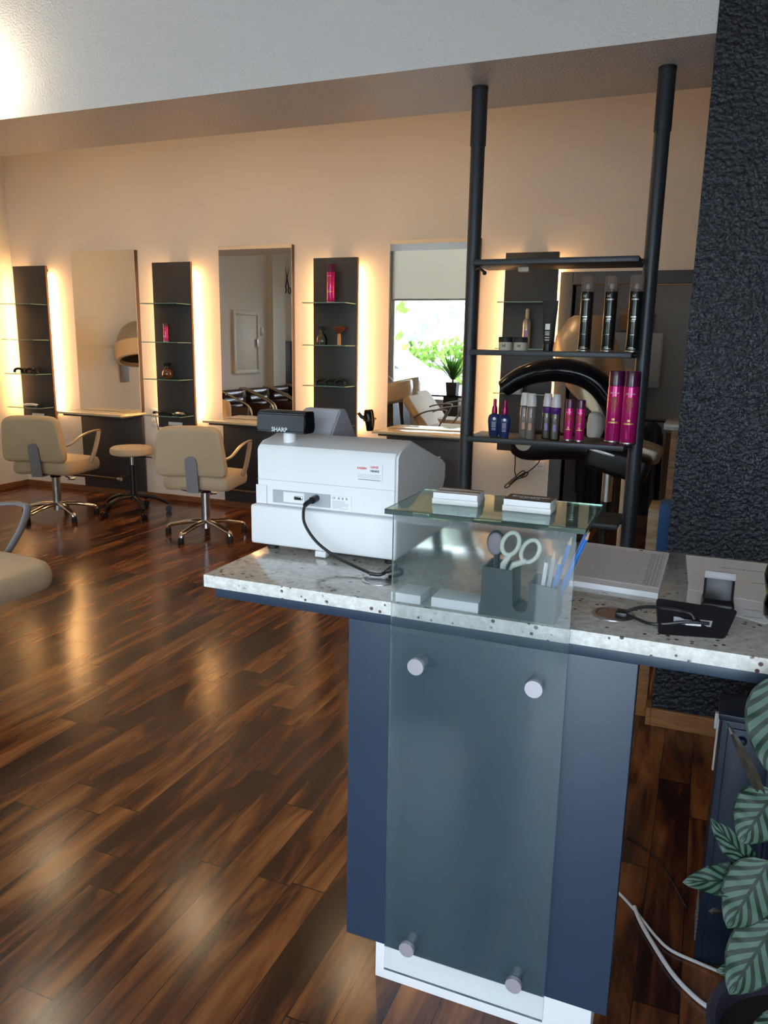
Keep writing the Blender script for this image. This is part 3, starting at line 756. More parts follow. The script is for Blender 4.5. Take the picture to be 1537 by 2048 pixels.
# ================================================================== CHAIRS
def pillow(w, d, t, bulge=.02, n=14, crown=.012, rad=.04):
    """soft upholstered slab centred at the origin: superellipse outline, rounded rim"""
    b = B(); rings = []
    N = 40
    def outline(k, z):
        out = []
        for i in range(N):
            a = 2 * PI * i / N; c, s = math.cos(a), math.sin(a); e = .28
            x = math.copysign(abs(c) ** e, c) * (w / 2 - k); y = math.copysign(abs(s) ** e, s) * (d / 2 - k)
            out.append((x, y, z))
        return out
    prof = []
    for i in range(7):
        a = -PI / 2 + PI * i / 6; prof.append((rad * .5 * (1 - math.cos(a)), t / 2 * math.sin(a)))
    rings = [outline(k, z) for k, z in prof]
    def scaled(k, z): return [(p[0] * k, p[1] * k, z) for p in outline(rad * .5, 0)]
    top = [scaled(k, t / 2 + crown * (1 - k * k)) for k in (.9, .75, .55, .35, .15, .02)]
    bot = [scaled(k, -t / 2 - crown * .3 * (1 - k * k)) for k in (.02, .15, .35, .55, .75, .9)]
    b.loft(bot + rings + top); return b
def styling_chair(loc, rz, label, base=True):
    t = thing('styling_chair', loc, label, 'chair', 'cream styling chairs', rz)
    if base:
        for k in range(5):
            a = R(90 + 18 + 72 * k); c, s = math.cos(a), math.sin(a)
            l = obj('base_leg', B().tube(bez([(c * .02, s * .02, .115), (c * .14, s * .14, .105), (c * .26, s * .26, .080), (c * .300, s * .300, .070), (c * .312, s * .312, .045)], 4), [.027] * 6 + [.024] * 5 + [.022] * 6, [.018] * 6 + [.016] * 5 + [.016] * 6, n=12), 'chrome', t)
            obj('foot', B().lathe([(0, 0), (.021, 0), (.024, .006), (.020, .045), (0, .046)], c=(c * .312, s * .312, .0)), 'black_rubber', l)
        obj('column', B().cyl((0, 0, .09), (0, 0, .36), .034).cyl((0, 0, .06), (0, 0, .12), .036, .03), 'brushed_steel', t)
        obj('column_cap', B().cyl((0, 0, .345), (0, 0, .405), .042, .055), 'black_plastic', t)
        b = B().tube([(0, -.02, .365), (-.05, .20, .33), (-.07, .34, .27)], .007, n=8).tube([(-.09, .33, .265), (-.03, .36, .268)], .009, n=8)
        obj('foot_lever', b, 'brushed_steel', t)
    # seat
    b = pillow(.54, .56, .115, rad=.05, crown=.010)
    for v in b.bm.verts:   # waterfall front, rising back
        y = v.co.y; v.co.z += -.020 * (max(0, y) / .28) ** 2 + .012 * math.cos(v.co.x / .27 * PI) * .5
    bmesh.ops.translate(b.bm, vec=(0, .045, .455), verts=b.bm.verts); obj('seat', b, 'cream_upholstery', t)
    # backrest
    b = pillow(.52, .385, .085, rad=.045, crown=.008)
    for v in b.bm.verts: v.co.x *= 1 - .08 * (v.co.y / .19); v.co.z += .05 * (v.co.x / .26) ** 2
    Mx = Matrix.Translation((0, -.245, .70)) @ Matrix.Rotation(R(98), 4, 'X')
    bmesh.ops.transform(b.bm, matrix=Mx, verts=b.bm.verts); obj('backrest', b, 'cream_upholstery', t)
    # steel strap at the back
    b = B(); pr = [(-.045, 0), (.045, 0), (.045, .23), (.040, .252), (.026, .268), (0, .275), (-.026, .268), (-.040, .252), (-.045, .23)]
    b.prism(pr, -.004, .004, 'y')
    bmesh.ops.transform(b.bm, matrix=Matrix.Translation((0, -.268, .395)) @ Matrix.Rotation(R(8), 4, 'X'), verts=b.bm.verts)
    b.box(-.045, .045, -.272, -.05, .387, .395, .001)
    obj('back_strap', b, 'grey_bracket', t, label='flat grey steel strap joining seat and backrest')
    for sg in (-1, 1):
        pts = bez([(sg * .25, -.235, .645), (sg * .285, -.20, .665), (sg * .305, -.08, .715), (sg * .31, .06, .735), (sg * .31, .165, .735), (sg * .31, .195, .725), (sg * .305, .17, .65), (sg * .295, .12, .54), (sg * .275, .085, .47)], 5)
        b = B().tube(pts, .019, .009, n=12, ref=(0, 0, 1)); obj('armrest', b, 'taupe_metal', t, label='curved satin metal armrest')
    return t
ch = styling_chair((-5.08, 5.02, 0), R(14), 'cream styling chair on a chrome star base at the far left mirror')
c2 = styling_chair((-3.56, 5.02, 0), R(16), 'cream styling chair on a chrome star base in front of the middle mirror')
c3 = styling_chair((-1.98, 4.90, 0), R(6), 'cream styling chair mostly hidden behind the cash register')
# stool
t = thing('rolling_stool', (-4.60, 5.42, 0), 'cream round rolling stool on a black five-star castor base', 'stool', rz=.3)
for k in range(5):
    a = R(20 + 72 * k); c, s = math.cos(a), math.sin(a)
    l = obj('base_leg', B().tube(bez([(c * .03, s * .03, .155), (c * .15, s * .15, .145), (c * .25, s * .25, .105), (c * .29, s * .29, .075)], 4), [.026] * 5 + [.022] * 4 + [.017] * 4, [.018] * 5 + [.016] * 4 + [.013] * 4, n=10), 'black_plastic', t)
    d = Vector((-s, c, 0))
    for q in (-.014, .014): obj('castor_wheel', B().cyl(Vector((c * .295, s * .295, .028)) + d * (q - .009), Vector((c * .295, s * .295, .028)) + d * (q + .009), .027, n=18), 'black_plastic', l)
obj('column', B().cyl((0, 0, .12), (0, 0, .43), .028, .024), 'black_plastic', t)
obj('gas_spring', B().cyl((0, 0, .43), (0, 0, .51), .014), 'chrome', t)
obj('seat_plate', B().cyl((0, 0, .505), (0, 0, .52), .05, .09), 'black_plastic', t)
obj('seat', B().lathe([(0, .52), (.155, .52), (.175, .530), (.182, .555), (.175, .580), (.155, .592), (0, .597)], n=36), 'cream_upholstery', t)
obj('height_lever', B().tube([(0, 0, .5), (.12, .05, .495), (.16, .06, .49)], .005, n=6), 'black_plastic', t)

# wash units: facing +X, the first reaches into the frame at the left
def wash_unit(loc, label):
    t = thing('wash_unit', loc, label, 'shampoo chair', 'wash units with basins')
    b = pillow(.60, .56, .12, rad=.06, crown=.012)
    for v in b.bm.verts: v.co.z += -.02 * (max(0, v.co.x) / .3) ** 2
    bmesh.ops.translate(b.bm, vec=(.02, 0, .435), verts=b.bm.verts); obj('seat', b, 'cream_upholstery', t)
    b = pillow(.52, .54, .10, rad=.05, crown=.01)
    bmesh.ops.transform(b.bm, matrix=Matrix.Translation((-.36, 0, .64)) @ Matrix.Rotation(R(52), 4, 'Y'), verts=b.bm.verts); obj('backrest', b, 'cream_upholstery', t)
    for sg in (-1, 1):
        pts = bez([(-.36, sg * .29, .60), (-.20, sg * .32, .68), (-.02, sg * .33, .715), (.06, sg * .33, .715), (.085, sg * .33, .70), (.04, sg * .325, .60), (-.04, sg * .30, .47)], 5)
        obj('armrest', B().tube(pts, .021, .010, n=12, ref=(0, 0, 1)), 'grey_bracket', t)
    b = B()  # tilted basin
    rings = []
    for k, z in ((0.0, .12), (.02, .125), (.035, .11), (.07, .03), (.14, -.08), (.2, -.10)):
        rings.append([((.33 - k) * math.cos(2 * PI * i / 28), (.27 - k) * math.sin(2 * PI * i / 28), z) for i in range(28)])
    outer = [[((.20 + q) * math.cos(2 * PI * i / 28), (.14 + q) * math.sin(2 * PI * i / 28), z) for i in range(28)] for q, z in ((0, -.13), (.07, -.10), (.12, .03), (.13, .12))]
    b.loft(outer + rings)
    bmesh.ops.transform(b.bm, matrix=Matrix.Translation((-.80, 0, .86)) @ Matrix.Rotation(R(-14), 4, 'Y'), verts=b.bm.verts); obj('basin', b, 'bowl_cream', t)
    obj('tap', B().tube(bez([(-1.03, .1, .88), (-1.05, .1, 1.02), (-.97, .08, 1.05), (-.90, .05, 1.0)], 4), .012, n=8), 'chrome', t)
    obj('pedestal', B().loft([[(-.98, -.16, 0), (-.62, -.16, 0), (-.62, .16, 0), (-.98, .16, 0)], [(-.94, -.13, .5), (-.70, -.13, .5), (-.70, .13, .5), (-.94, .13, .5)], [(-.92, -.10, .76), (-.72, -.10, .76), (-.72, .10, .76), (-.92, .10, .76)]]), 'black_plastic', t)
    obj('base_frame', B().box(-.65, .0, -.05, .05, .0, .10, .01).box(-.10, 0, -.05, .05, .10, .375, .01), 'brushed_steel', t)
    return t
wu = wash_unit((-3.05, 2.41, 0), 'cream wash unit seat with metal armrest cut by the left photo edge')
copy_thing(wu, (-3.30, 1.40, 0), 'cream wash unit nearer the window, seen only in the mirror')

# ================================================================== LEFT SIDE OF THE ROOM (seen in the mirrors)
t = thing('hood_dryer', (XL, 4.62, 1.3), 'wall-mounted hood dryer reflected in the far left mirror', 'hood dryer')
Mh = Matrix.Translation((-6.06, 4.62, 1.27)) @ Matrix.Rotation(R(-14), 4, 'Y') @ Matrix.Rotation(R(12), 4, 'X')
def hood(parent, Mh, s=1.0):
    obj('hood_band', B().lathe([(.20 * s, 0), (.235 * s, 0), (.245 * s, .03 * s), (.235 * s, .16 * s), (.22 * s, .165 * s), (.19 * s, .02 * s)], n=36, M=Mh), 'taupe_plastic', parent, world=True)
    obj('hood_dome', B().lathe([(.225 * s, .166 * s), (.205 * s, .24 * s), (.16 * s, .32 * s), (.10 * s, .37 * s), (0, .385 * s)], n=36, M=Mh), 'grey_bracket', parent, world=True)
    obj('inner_grille', B().lathe([(.192 * s, .03 * s), (.10 * s, .10 * s), (0, .12 * s)], n=30, M=Mh), 'black_matt', parent, world=True)
hood(t, Mh, 1.15)
obj('wall_arm', B().tube([(-6.49, 4.40, 1.40), (-6.35, 4.42, 1.44), (-6.22, 4.55, 1.44)], .022, n=12), 'brushed_steel', t, world=True)
obj('wall_plate', B().box(-6.5, -6.48, 4.33, 4.47, 1.0, 1.50, .005), 'grey_bracket', t, world=True)
t = thing('wall_hatch', (XL, 1.68, 1.03), 'off-white framed hatch door on the left wall, reflected in the middle mirror', 'hatch')
y0, y1 = 1.33, 2.05
b = B().box(XL, XL + .035, y0, y0 + .06, 1.03, 1.95, .004).box(XL, XL + .035, y1 - .06, y1, 1.03, 1.95, .004).box(XL, XL + .035, y0 + .06, y1 - .06, 1.89, 1.95, .004).box(XL, XL + .035, y0 + .06, y1 - .06, 1.03, 1.09, .004)
obj('frame', b, 'off_white_door', t, world=True)
obj('door_leaf', B().box(XL, XL + .02, y0 + .062, y1 - .062, 1.092, 1.888, .003), 'off_white_door', t, world=True)
obj('handle', B().box(XL + .02, XL + .05, y0 + .08, y0 + .10, 1.42, 1.54, .004), 'chrome', t, world=True)
t = thing('thermostat', (XL, 1.24, 1.66), 'small white thermostat on the left wall beside the hatch', 'thermostat')
obj('housing', B().box(XL, XL + .03, 1.20, 1.27, 1.60, 1.72, .008), 'white_plastic', t, world=True)
obj('dial', B().cyl((XL + .03, 1.235, 1.63), (XL + .042, 1.235, 1.63), .02), 'socket_white', t, world=True)
tag(struct('trim_2', B().box(XL, XL + .10, .66, 1.04, 0, 3.5), 'off_white_door'), kind='structure')
t = thing('display_board', (XL, .45, 0), 'tall black board standing at the left wall, reflected in the middle mirror', 'board')
obj('panel', B().box(XL + .02, XL + .07, .20, .64, 0, 1.52, .004), 'black_plastic', t, world=True)
t = thing('wall_decoration', (XL, .43, 2.45), 'black open scissors wall decoration above the black board', 'decoration')
b = B()
for sg in (-1, 1):
    b.tube([(XL + .015, .43 - sg * .05, 2.38), (XL + .015, .43 + sg * .06, 2.68)], [.010, .003], n=8)
    pts = [(XL + .015, .43 - sg * .075 + .04 * math.cos(a), 2.33 + .05 * math.sin(a)) for a in [2 * PI * k / 14 for k in range(15)]]
    b.tube(pts, .008, n=6)
obj('scissors', b, 'black_matt', t, world=True)
def arm_chair(loc, label, rz):
    t = thing('waiting_armchair', loc, label, 'armchair', 'brown waiting armchairs', rz)
    obj('seat_cushion', B().box(-.24, .24, -.22, .26, .34, .46, .04, 4), 'brown_leather', t)
    b = B()
    for z in (.50, .60, .70): b.tube([(-.23, -.25, z + .06), (.23, -.25, z + .06)], .05, .065, n=14)
    obj('back_cushion', b, 'brown_leather', t)
    for sg in (-1, 1):
        pts = bez([(sg * .30, .25, .012), (sg * .30, .27, .40), (sg * .30, .24, .60), (sg * .30, .10, .69), (sg * .30, -.2, .81), (sg * .30, -.31, .81), (sg * .30, -.32, .55), (sg * .30, -.30, .012)], 6)
        fr = obj('side_frame', B().tube(pts, .014, n=10), 'chair_frame_gold', t, label='pale metal side frame')
        obj('side_panel', B().box(sg * .30 - .012, sg * .30 + .012, -.28, .22, .25, .62, .02, 3), 'brown_leather', fr)
    obj('cross_bar', B().tube([(-.30, .2, .32), (.30, .2, .32)], .012, n=8).tube([(-.30, -.25, .32), (.30, -.25, .32)], .012, n=8), 'chair_frame_gold', t)
    return t
a0 = arm_chair((-6.08, 2.36, 0), 'brown leather waiting armchair, nearest the mirrors in its row', R(-90))
for k, w in enumerate(('second from the mirror wall', 'third from the mirror wall', 'farthest from the mirror wall')):
    copy_thing(a0, (-6.08, 1.68 - .68 * k, 0), 'brown leather waiting armchair, ' + w, R(-90))
# black glass bench with palm at the window
t = thing('window_bench', (-3.8, -.15, 0), 'low black glass-topped display bench at the shop window', 'bench')
obj('top', B().box(-4.35, -3.0, -.35, .12, .70, .725, .003), 'black_gloss', t, world=True)
obj('pedestal', B().box(-3.90, -3.65, -.22, .02, 0, .70, .004), 'anthracite', t, world=True)
t = thing('potted_palm', (-3.77, -.05, .725), 'green palm in a dark square pot on the window bench, mirrored', 'plant')
obj('pot', B().loft([[(-.075, -.075, 0), (.075, -.075, 0), (.075, .075, 0), (-.075, .075, 0)], [(-.09, -.09, .20), (.09, -.09, .20), (.09, .09, .20), (-.09, .09, .20)]]), 'pot_dark', t, smooth=False)
obj('stems', B().cyl((0, 0, .195), (0, 0, .26), .02, .012, 8), 'stem_green', t)
b = B()
for k in range(46):
    a = random.uniform(0, 2 * PI); ln = random.uniform(.28, .50); sp = random.uniform(.15, 1.0)
    prev = None
    for q in range(7):
        u = q / 6; p = Vector((math.cos(a) * sp * ln * u, math.sin(a) * sp * ln * u, .22 + ln * u * (1 - .25 * u * sp)))
        w = .020 * math.sin(PI * (u * .9 + .05)); sd = Vector((-math.sin(a), math.cos(a), .3)) * w
        cur = [b.bm.verts.new(p - sd), b.bm.verts.new(p + sd)]
        if prev: b.bm.faces.new((prev[0], prev[1], cur[1], cur[0]))
        prev = cur
obj('fronds', b, 'palm_green', t)

# lamps
for k, (x, w) in enumerate(((-5.2, 'above the far left mirror zone'), (-3.6, 'above the middle mirror zone'), (-2.1, 'above the right mirror zone'))):
    t = thing('ceiling_lamp', (x, 4.75, 3.34), 'round warm ceiling lamp ' + w, 'ceiling lamp', 'rear ceiling lamps')
    obj('housing', B().cyl((x, 4.75, 3.30), (x, 4.75, 3.339), .11), 'frame_white', t, world=True)
    obj('diffuser', B().cyl((x, 4.75, 3.285), (x, 4.75, 3.2995), .095), 'lamp_glow', t, world=True)
t = thing('wall_lamp', (-3.50, BY0, 2.74), 'small glowing wall lamp on the beam just beyond the left photo edge', 'wall lamp')
obj('bracket', B().box(-3.54, -3.46, BY0 - .02, BY0 - .001, 2.70, 2.78, .005).tube([(-3.50, BY0 - .02, 2.74), (-3.50, BY0 - .10, 2.74)], .008, n=8), 'brushed_steel', t, world=True)
obj('bulb', B().sphere((-3.50, BY0 - .14, 2.74), .045), 'bulb_glow', t, world=True)
t = thing('passage_fill_lamp', (-.4, 7.0, 3.49), 'added round lamp lighting the passage behind the door frame', 'ceiling lamp')  # unseen lamp, added to light the room beyond the doorway dimly
obj('diffuser', B().cyl((-.4, 6.9, 3.44), (-.4, 6.9, 3.49), .10), 'passage_fill_glow', t, world=True)

# ================================================================== DRYERS BEHIND THE RACK
t = thing('standing_hood_dryer', (-.42, 4.95, 0), 'large taupe metal hood dryer on a pale pole behind the rack', 'hood dryer')
prof2 = []
def ell(cx, cz, rx, ry, y, tilt, n=32):
    out = []
    for i in range(n):
        a = 2 * PI * i / n; x = rx * math.cos(a); yy = ry * math.sin(a)
        out.append((cx + x * math.cos(tilt), y + yy, cz + x * math.sin(tilt)))
    return out
rings = [ell(-.70, 1.690, .02, .02, 4.95, 0), ell(-.70, 1.688, .095, .08, 4.95, 0), ell(-.705, 1.66, .125, .12, 4.95, R(-4)), ell(-.70, 1.52, .20, .18, 4.95, R(-14)), ell(-.67, 1.38, .26, .21, 4.95, R(-24)), ell(-.615, 1.22, .30, .23, 4.95, R(-32)), ell(-.57, 1.10, .31, .24, 4.95, R(-36)),
         ell(-.57, 1.10, .29, .225, 4.95, R(-36)), ell(-.60, 1.22, .26, .20, 4.95, R(-32)), ell(-.66, 1.40, .20, .16, 4.95, R(-24)), ell(-.69, 1.50, .02, .02, 4.95, 0)]
obj('hood', B().loft(rings), 'taupe_metal', t, world=True)
obj('pole', B().cyl((-.42, 4.95, .05), (-.42, 4.95, 1.05), .022), 'taupe_plastic', t, world=True, label='pale champagne pole')
obj('neck', B().tube(bez([(-.42, 4.95, 1.04), (-.38, 5.0, 1.18), (-.42, 5.10, 1.32), (-.55, 5.1, 1.36)], 4), .035, n=12), 'taupe_plastic', t, world=True)
obj('foot', B().lathe([(0, 0), (.22, 0), (.22, .02), (.03, .05), (0, .05)], c=(-.42, 4.95, 0)), 'black_plastic', t, world=True)
t = thing('climazone', (-.48, 4.45, 0), 'black arc-armed hair processor on a pole behind the rack', 'hair processor')
t.name = 'hair_processor'
Y0 = 4.45
b = B().tube(bez([(-.36, Y0, .90), (-.385, Y0, .99), (-.43, Y0, 1.10), (-.50, Y0, 1.24), (-.60, Y0 - .01, 1.335), (-.74, Y0 - .03, 1.375), (-.88, Y0 - .04, 1.365), (-.99, Y0 - .04, 1.325), (-1.075, Y0 - .04, 1.265)], 5),
              [.050 + .018 * math.sin(k / 40 * PI) for k in range(41)], [.07] * 41, n=16, ref=(0, 1, 0))
obj('upper_arm', b, 'black_gloss', t, world=True, label='arched glossy black upper arm')
b = B().tube(bez([(-.40, Y0, .86), (-.50, Y0, .91), (-.62, Y0 - .02, .955), (-.76, Y0 - .03, .96), (-.88, Y0 - .04, .955), (-.96, Y0 - .04, .96), (-1.0, Y0 - .04, .985)], 5),
              [.07, .072, .074, .074, .074, .074, .074, .074, .074, .074, .075, .076, .077, .078, .079, .080, .082, .084, .086, .088, .09, .09, .09, .09, .088, .084, .078, .068, .052, .03, .01], [.06] * 31, n=16, ref=(0, 1, 0))
obj('lower_arm', b, 'black_plastic', t, world=True, label='black lower arm with round pad')
obj('end_pad', B().cyl((-.93, Y0 - .11, .975), (-.93, Y0 - .125, .975), .05, .046), 'taupe_plastic', t, world=True)
Mx = Matrix.Translation((-.42, Y0, .89)) @ Matrix.Rotation(R(14), 4, 'Y')
b = B().box(-.17, .17, -.11, .10, -.075, .075, .035, 4, M=Mx); obj('housing', b, 'black_plastic', t, world=True)
obj('housing_trim', B().box(-.16, -.02, -.118, -.10, .026, .046, .004, M=Mx), 'brushed_steel', t, world=True, label='silver strip on the housing')
Mx2 = Matrix.Translation((-.33, Y0 + .12, .95)) @ Matrix.Rotation(R(16), 4, 'Y')
obj('rear_cover', B().box(-.15, .13, -.08, .10, -.05, .05, .03, 3, M=Mx2), 'taupe_metal', t, world=True)
obj('side_pad', B().tube(bez([(-.565, Y0 - .02, 1.0), (-.555, Y0 - .02, 1.10), (-.585, Y0 - .02, 1.15)], 4), [.03, .038, .044, .048, .048, .044, .036, .026, .01], .03, n=12, ref=(0, 1, 0)), 'white_plastic', t, world=True)
obj('pole', B().cyl((-.47, Y0, .05), (-.47, Y0, .70), .024), 'black_plastic', t, world=True)
obj('pole_sleeve', B().cyl((-.47, Y0, .66), (-.47, Y0, .83), .030), 'brushed_steel', t, world=True, label='brushed steel sleeve')
obj('foot', B().lathe([(0, 0), (.24, 0), (.24, .02), (.03, .06), (0, .06)], c=(-.47, Y0, 0)), 'black_plastic', t, world=True)
obj('cable', B().tube(bez([(-.43, Y0 - .04, .80), (-.42, Y0 - .05, .70), (-.43, Y0 - .05, .60), (-.47, Y0 - .04, .55)], 5), .005, n=6), 'cable_black', t, world=True)

# passage contents
t = thing('wooden_wall_box', (-.66, 7.78, 1.66), 'small wooden house-shaped wall shelf seen through the doorway', 'wall shelf')
obj('roof', B().prism([(-.82, 1.80), (-.66, 1.98), (-.50, 1.80)], 7.62, 7.78, 'y'), 'oak', t, world=True, smooth=False)
obj('box', B().box(-.80, -.52, 7.62, 7.78, 1.66, 1.80, .004), 'oak', t, world=True)
t = thing('wall_cabinet', (-.62, 7.78, 1.2), 'white wall cabinet below the wooden house shelf', 'cabinet')
obj('body', B().box(-.86, -.42, 7.60, 7.78, 1.15, 1.64, .004), 'cabinet_grey', t, world=True)
obj('door', B().box(-.85, -.43, 7.585, 7.599, 1.16, 1.63, .003), 'cabinet_grey', t, world=True)
# dark jackets and bags hanging in the passage
t = thing('coat_rail', (-.5, 6.75, .95), 'dark rail carrying jackets just inside the doorway', 'coat rail')
obj('rail', B().cyl((-.95, 6.75, .93), (.0, 6.75, .93), .015, n=12).cyl((-.95, 6.75, 0), (-.95, 6.75, .945), .014, n=10).cyl((0, 6.75, 0), (0, 6.75, .945), .014, n=10), 'black_plastic', t, world=True)
def garment(x, w, z0, mt, label, name='hanging_jacket'):
    t = thing(name, (x, 6.75, z0), label, 'jacket'); rings = []
    for z, k in ((z0, 1.0), (z0 + .15, 1.05), (.80, .95), (.88, .7), (.915, .2)):
        rings.append([(x + (w / 2) * k * math.cos(2 * PI * i / 28) * (1 + .10 * math.sin(5 * 2 * PI * i / 28 + z * 3)), 6.75 + .09 * k * math.sin(2 * PI * i / 28) * (1 + .25 * math.cos(7 * 2 * PI * i / 28)), z) for i in range(28)])
    obj('cloth', B().loft(rings), mt, t, world=True)
    obj('sleeve', B().tube([(x - w * .4, 6.66, .84), (x - w * .47, 6.64, .6), (x - w * .42, 6.63, z0 + .1)], [.05, .045, .04], n=12), mt, t, world=True)
    obj('hanger', B().tube([(x, 6.75, .91), (x, 6.75, .944), (x + .012, 6.75, .952)], .003, n=6), 'brushed_steel', t, world=True)
    return t
garment(-.85, .17, .20, 'cloth_dark', 'dark jacket hanging nearest the door frame')
garment(-.62, .17, .15, 'cloth_brown', 'brown jacket hanging in the middle of the rail')
garment(-.39, .17, .15, 'cloth_dark', 'dark jacket hanging on the right of the rail')
garment(-.16, .17, .15, 'cloth_brown', 'brown jacket hanging at the right end of the rail, mostly hidden')
# granite-topped wooden sideboard peeking out beside the pillar
t = thing('sideboard', (-.03, 4.6, 0), 'oak sideboard with pale stone top peeking out beside the dark pillar', 'sideboard')
obj('stone_top', B().box(-.205, .30, 4.50, 5.10, 1.07, 1.105, .004), 'granite', t, world=True)
obj('side_panel', B().box(-.165, -.11, 4.55, 5.05, 0, 1.07, .003), 'oak', t, world=True)
obj('body', B().box(-.11, .28, 4.60, 5.05, 0, 1.07, .003), 'pale_wood', t, world=True)
t = thing('wooden_crate', (-.19, 4.2, 0), 'pale wooden crate standing beside the pillar behind the rack', 'crate')
obj('board', B().box(-.225, -.09, 4.15, 4.40, 0, .70, .004), 'pale_wood', t, world=True)
t = thing('shopping_bag', (-.15, 4.06, 0), 'blue and teal paper bag in front of the pale wooden crate', 'bag')
obj('bag', B().box(-.165, -.085, 3.98, 4.12, .40, .76, .006), 'bag_blue', t, world=True)
obj('lower_print', B().box(-.170, -.083, 3.975, 4.122, 0, .4, .006), 'bag_teal', t, world=True)

# ================================================================== RECEPTION COUNTER
cf = thing('reception_counter', (-.38, 1.7, 0), 'blue reception counter with speckled granite worktop', 'counter')
CY0 = 1.372; CY1 = 2.04; CXL = -.985; CXR = 1.3
b = B().box(CXL, CXR, CY0, CY1, .972, 1.0, .0015)
o = obj('worktop', b, ['granite', 'granite_lit_edge'], cf, world=True, label='speckled pale granite slab, window light painted on its rough-cut edge')
for p in o.data.polygons:
    if abs(p.normal.z) < .6: p.material_index = 1
obj('apron', B().box(CXL + .025, CXR - .02, CY0 + .006, CY1 - .02, .950, .9717, .002), 'blue_laminate', cf, world=True)
obj('front_panel', B().box(-.637, -.068, 1.380, 1.425, .205, .9497, .002), 'blue_laminate', cf, world=True)
obj('core_box', B().box(-.55, -.22, 1.4255, 1.86, .2048, .9497, .002), 'blue_laminate', cf, world=True)
obj('plinth', B().box(-.613, -.105, 1.498, 1.86, 0, .2045, .002), 'plinth_white', cf, world=True, label='white plinth')
obj('side_support', B().box(.95, .99, 1.50, 1.95, 0, .9497, .002), 'blue_laminate', cf, world=True)
# glass screen on stand-offs
gs = thing('glass_screen', (-.36, 1.35, .18), 'tall frosted glass panel bolted to the counter front with four steel discs', 'glass panel')
o = obj('sheet', B().box(-.5295, -.187, 1.343, 1.353, .178, 1.1869), ['glass_face', 'frosted_face'], gs, world=True, smooth=False)
for p in o.data.polygons:
    if p.normal.y > .5: p.material_index = 1
for x, z in ((-.473, .890), (-.243, .888), (-.476, .252), (-.247, .249)):
    s = obj('standoff', B().cyl((x, 1.3332, z), (x, 1.3425, z), .0165, n=32), 'satin_disc', gs, world=True, label='round satin steel fixing disc')
    obj('spacer', B().cyl((x, 1.354, z), (x, 1.3795, z), .012, n=20), 'brushed_steel', s, world=True)
o = obj('top_sheet', B().box(-.543, -.170, 1.333, 1.566, 1.187, 1.197, .001), 'top_sheet_glass', gs, world=True, smooth=False, label='green-tinted horizontal glass shelf')
# business cards on the glass
def cards(loc, rz, label, top, base_m='white_plastic'):
    t = thing('business_card_stack', loc, label, 'business cards', rz=rz)
    obj('tray', B().box(-.046, .046, -.030, .030, 0, .011, .0015), base_m, t)
    c = obj('card_pile', B().box(-.044, .044, -.028, .028, .0111, .0225, .0005), 'white_paper', t)
    tp = obj('top_card', B().box(-.044, .044, -.028, .028, .0226, .0232), top, t)
    return t, tp
t1, tp = cards((-.434, 1.452, 1.197), R(2), 'pile of business cards with brown striped top card in a silver tray', 'card_brown')
g = B().box(-.044, .044, -.022, -.012, .02322, .0234).box(-.044, .044, .010, .014, .02322, .0234); obj('stripe', g, 'white_paper', t1)
t2, tp = cards((-.292, 1.448, 1.197), R(-1), 'pile of black business cards with white lettering on the glass shelf', 'card_black')
text('lettering', 'HAIRSTYLING', .0115, 'white_paper', t2, (0, .008, .0234), (0, 0, PI), depth=.0001)
text('lettering', 'Damen  Herren', .006, 'white_paper', t2, (0, -.006, .0234), (0, 0, PI), depth=.0001)
# white boxes behind the glass
t = thing('note_block', (-.506, 1.415, 1.0), 'small white note block behind the frosted glass', 'note block')
obj('paper', B().box(-.536, -.483, 1.385, 1.45, 1.0, 1.019, .001), 'white_paper', t, world=True)
t = thing('card_box', (-.412, 1.415, 1.0), 'white flat card box behind the frosted glass, left of the pen holder', 'box')
obj('box', B().box(-.461, -.366, 1.385, 1.445, 1.0, 1.020, .001), 'white_paper', t, world=True)
# pen holder
ph = thing('pen_holder', (-.290, 1.42, 1.0), 'dark grey desk organiser with U-shaped gap behind the frosted glass', 'pen holder')
b = B()
poly = [(-.362, 1.0), (-.220, 1.0), (-.220, 1.068), (-.272, 1.074)]
for k in range(9):
    a = PI * k / 8; poly.append((-.2865 + .0145 * math.cos(a), 1.028 - .0145 * math.sin(a)))
poly += [(-.304, 1.092), (-.362, 1.094)]
# open-topped shell: outer prism front/back plates, sides
b.prism(poly, 1.385, 1.389, 'y').prism(poly, 1.451, 1.455, 'y')
b.box(-.362, -.358, 1.389, 1.451, 1.0, 1.093).box(-.224, -.220, 1.389, 1.451, 1.0, 1.068).box(-.358, -.224, 1.389, 1.451, 1.0, 1.004)
b.box(-.308, -.304, 1.389, 1.451, 1.02, 1.091).box(-.272, -.268, 1.389, 1.451, 1.02, 1.073).box(-.304, -.272, 1.389, 1.451, 1.0125, 1.0155)
b.box(-.358, -.304, 1.389, 1.451, 1.0, 1.03).box(-.272, -.224, 1.389, 1.451, 1.0, 1.012)
obj('tray', b, 'anthracite', ph, world=True, smooth=False)
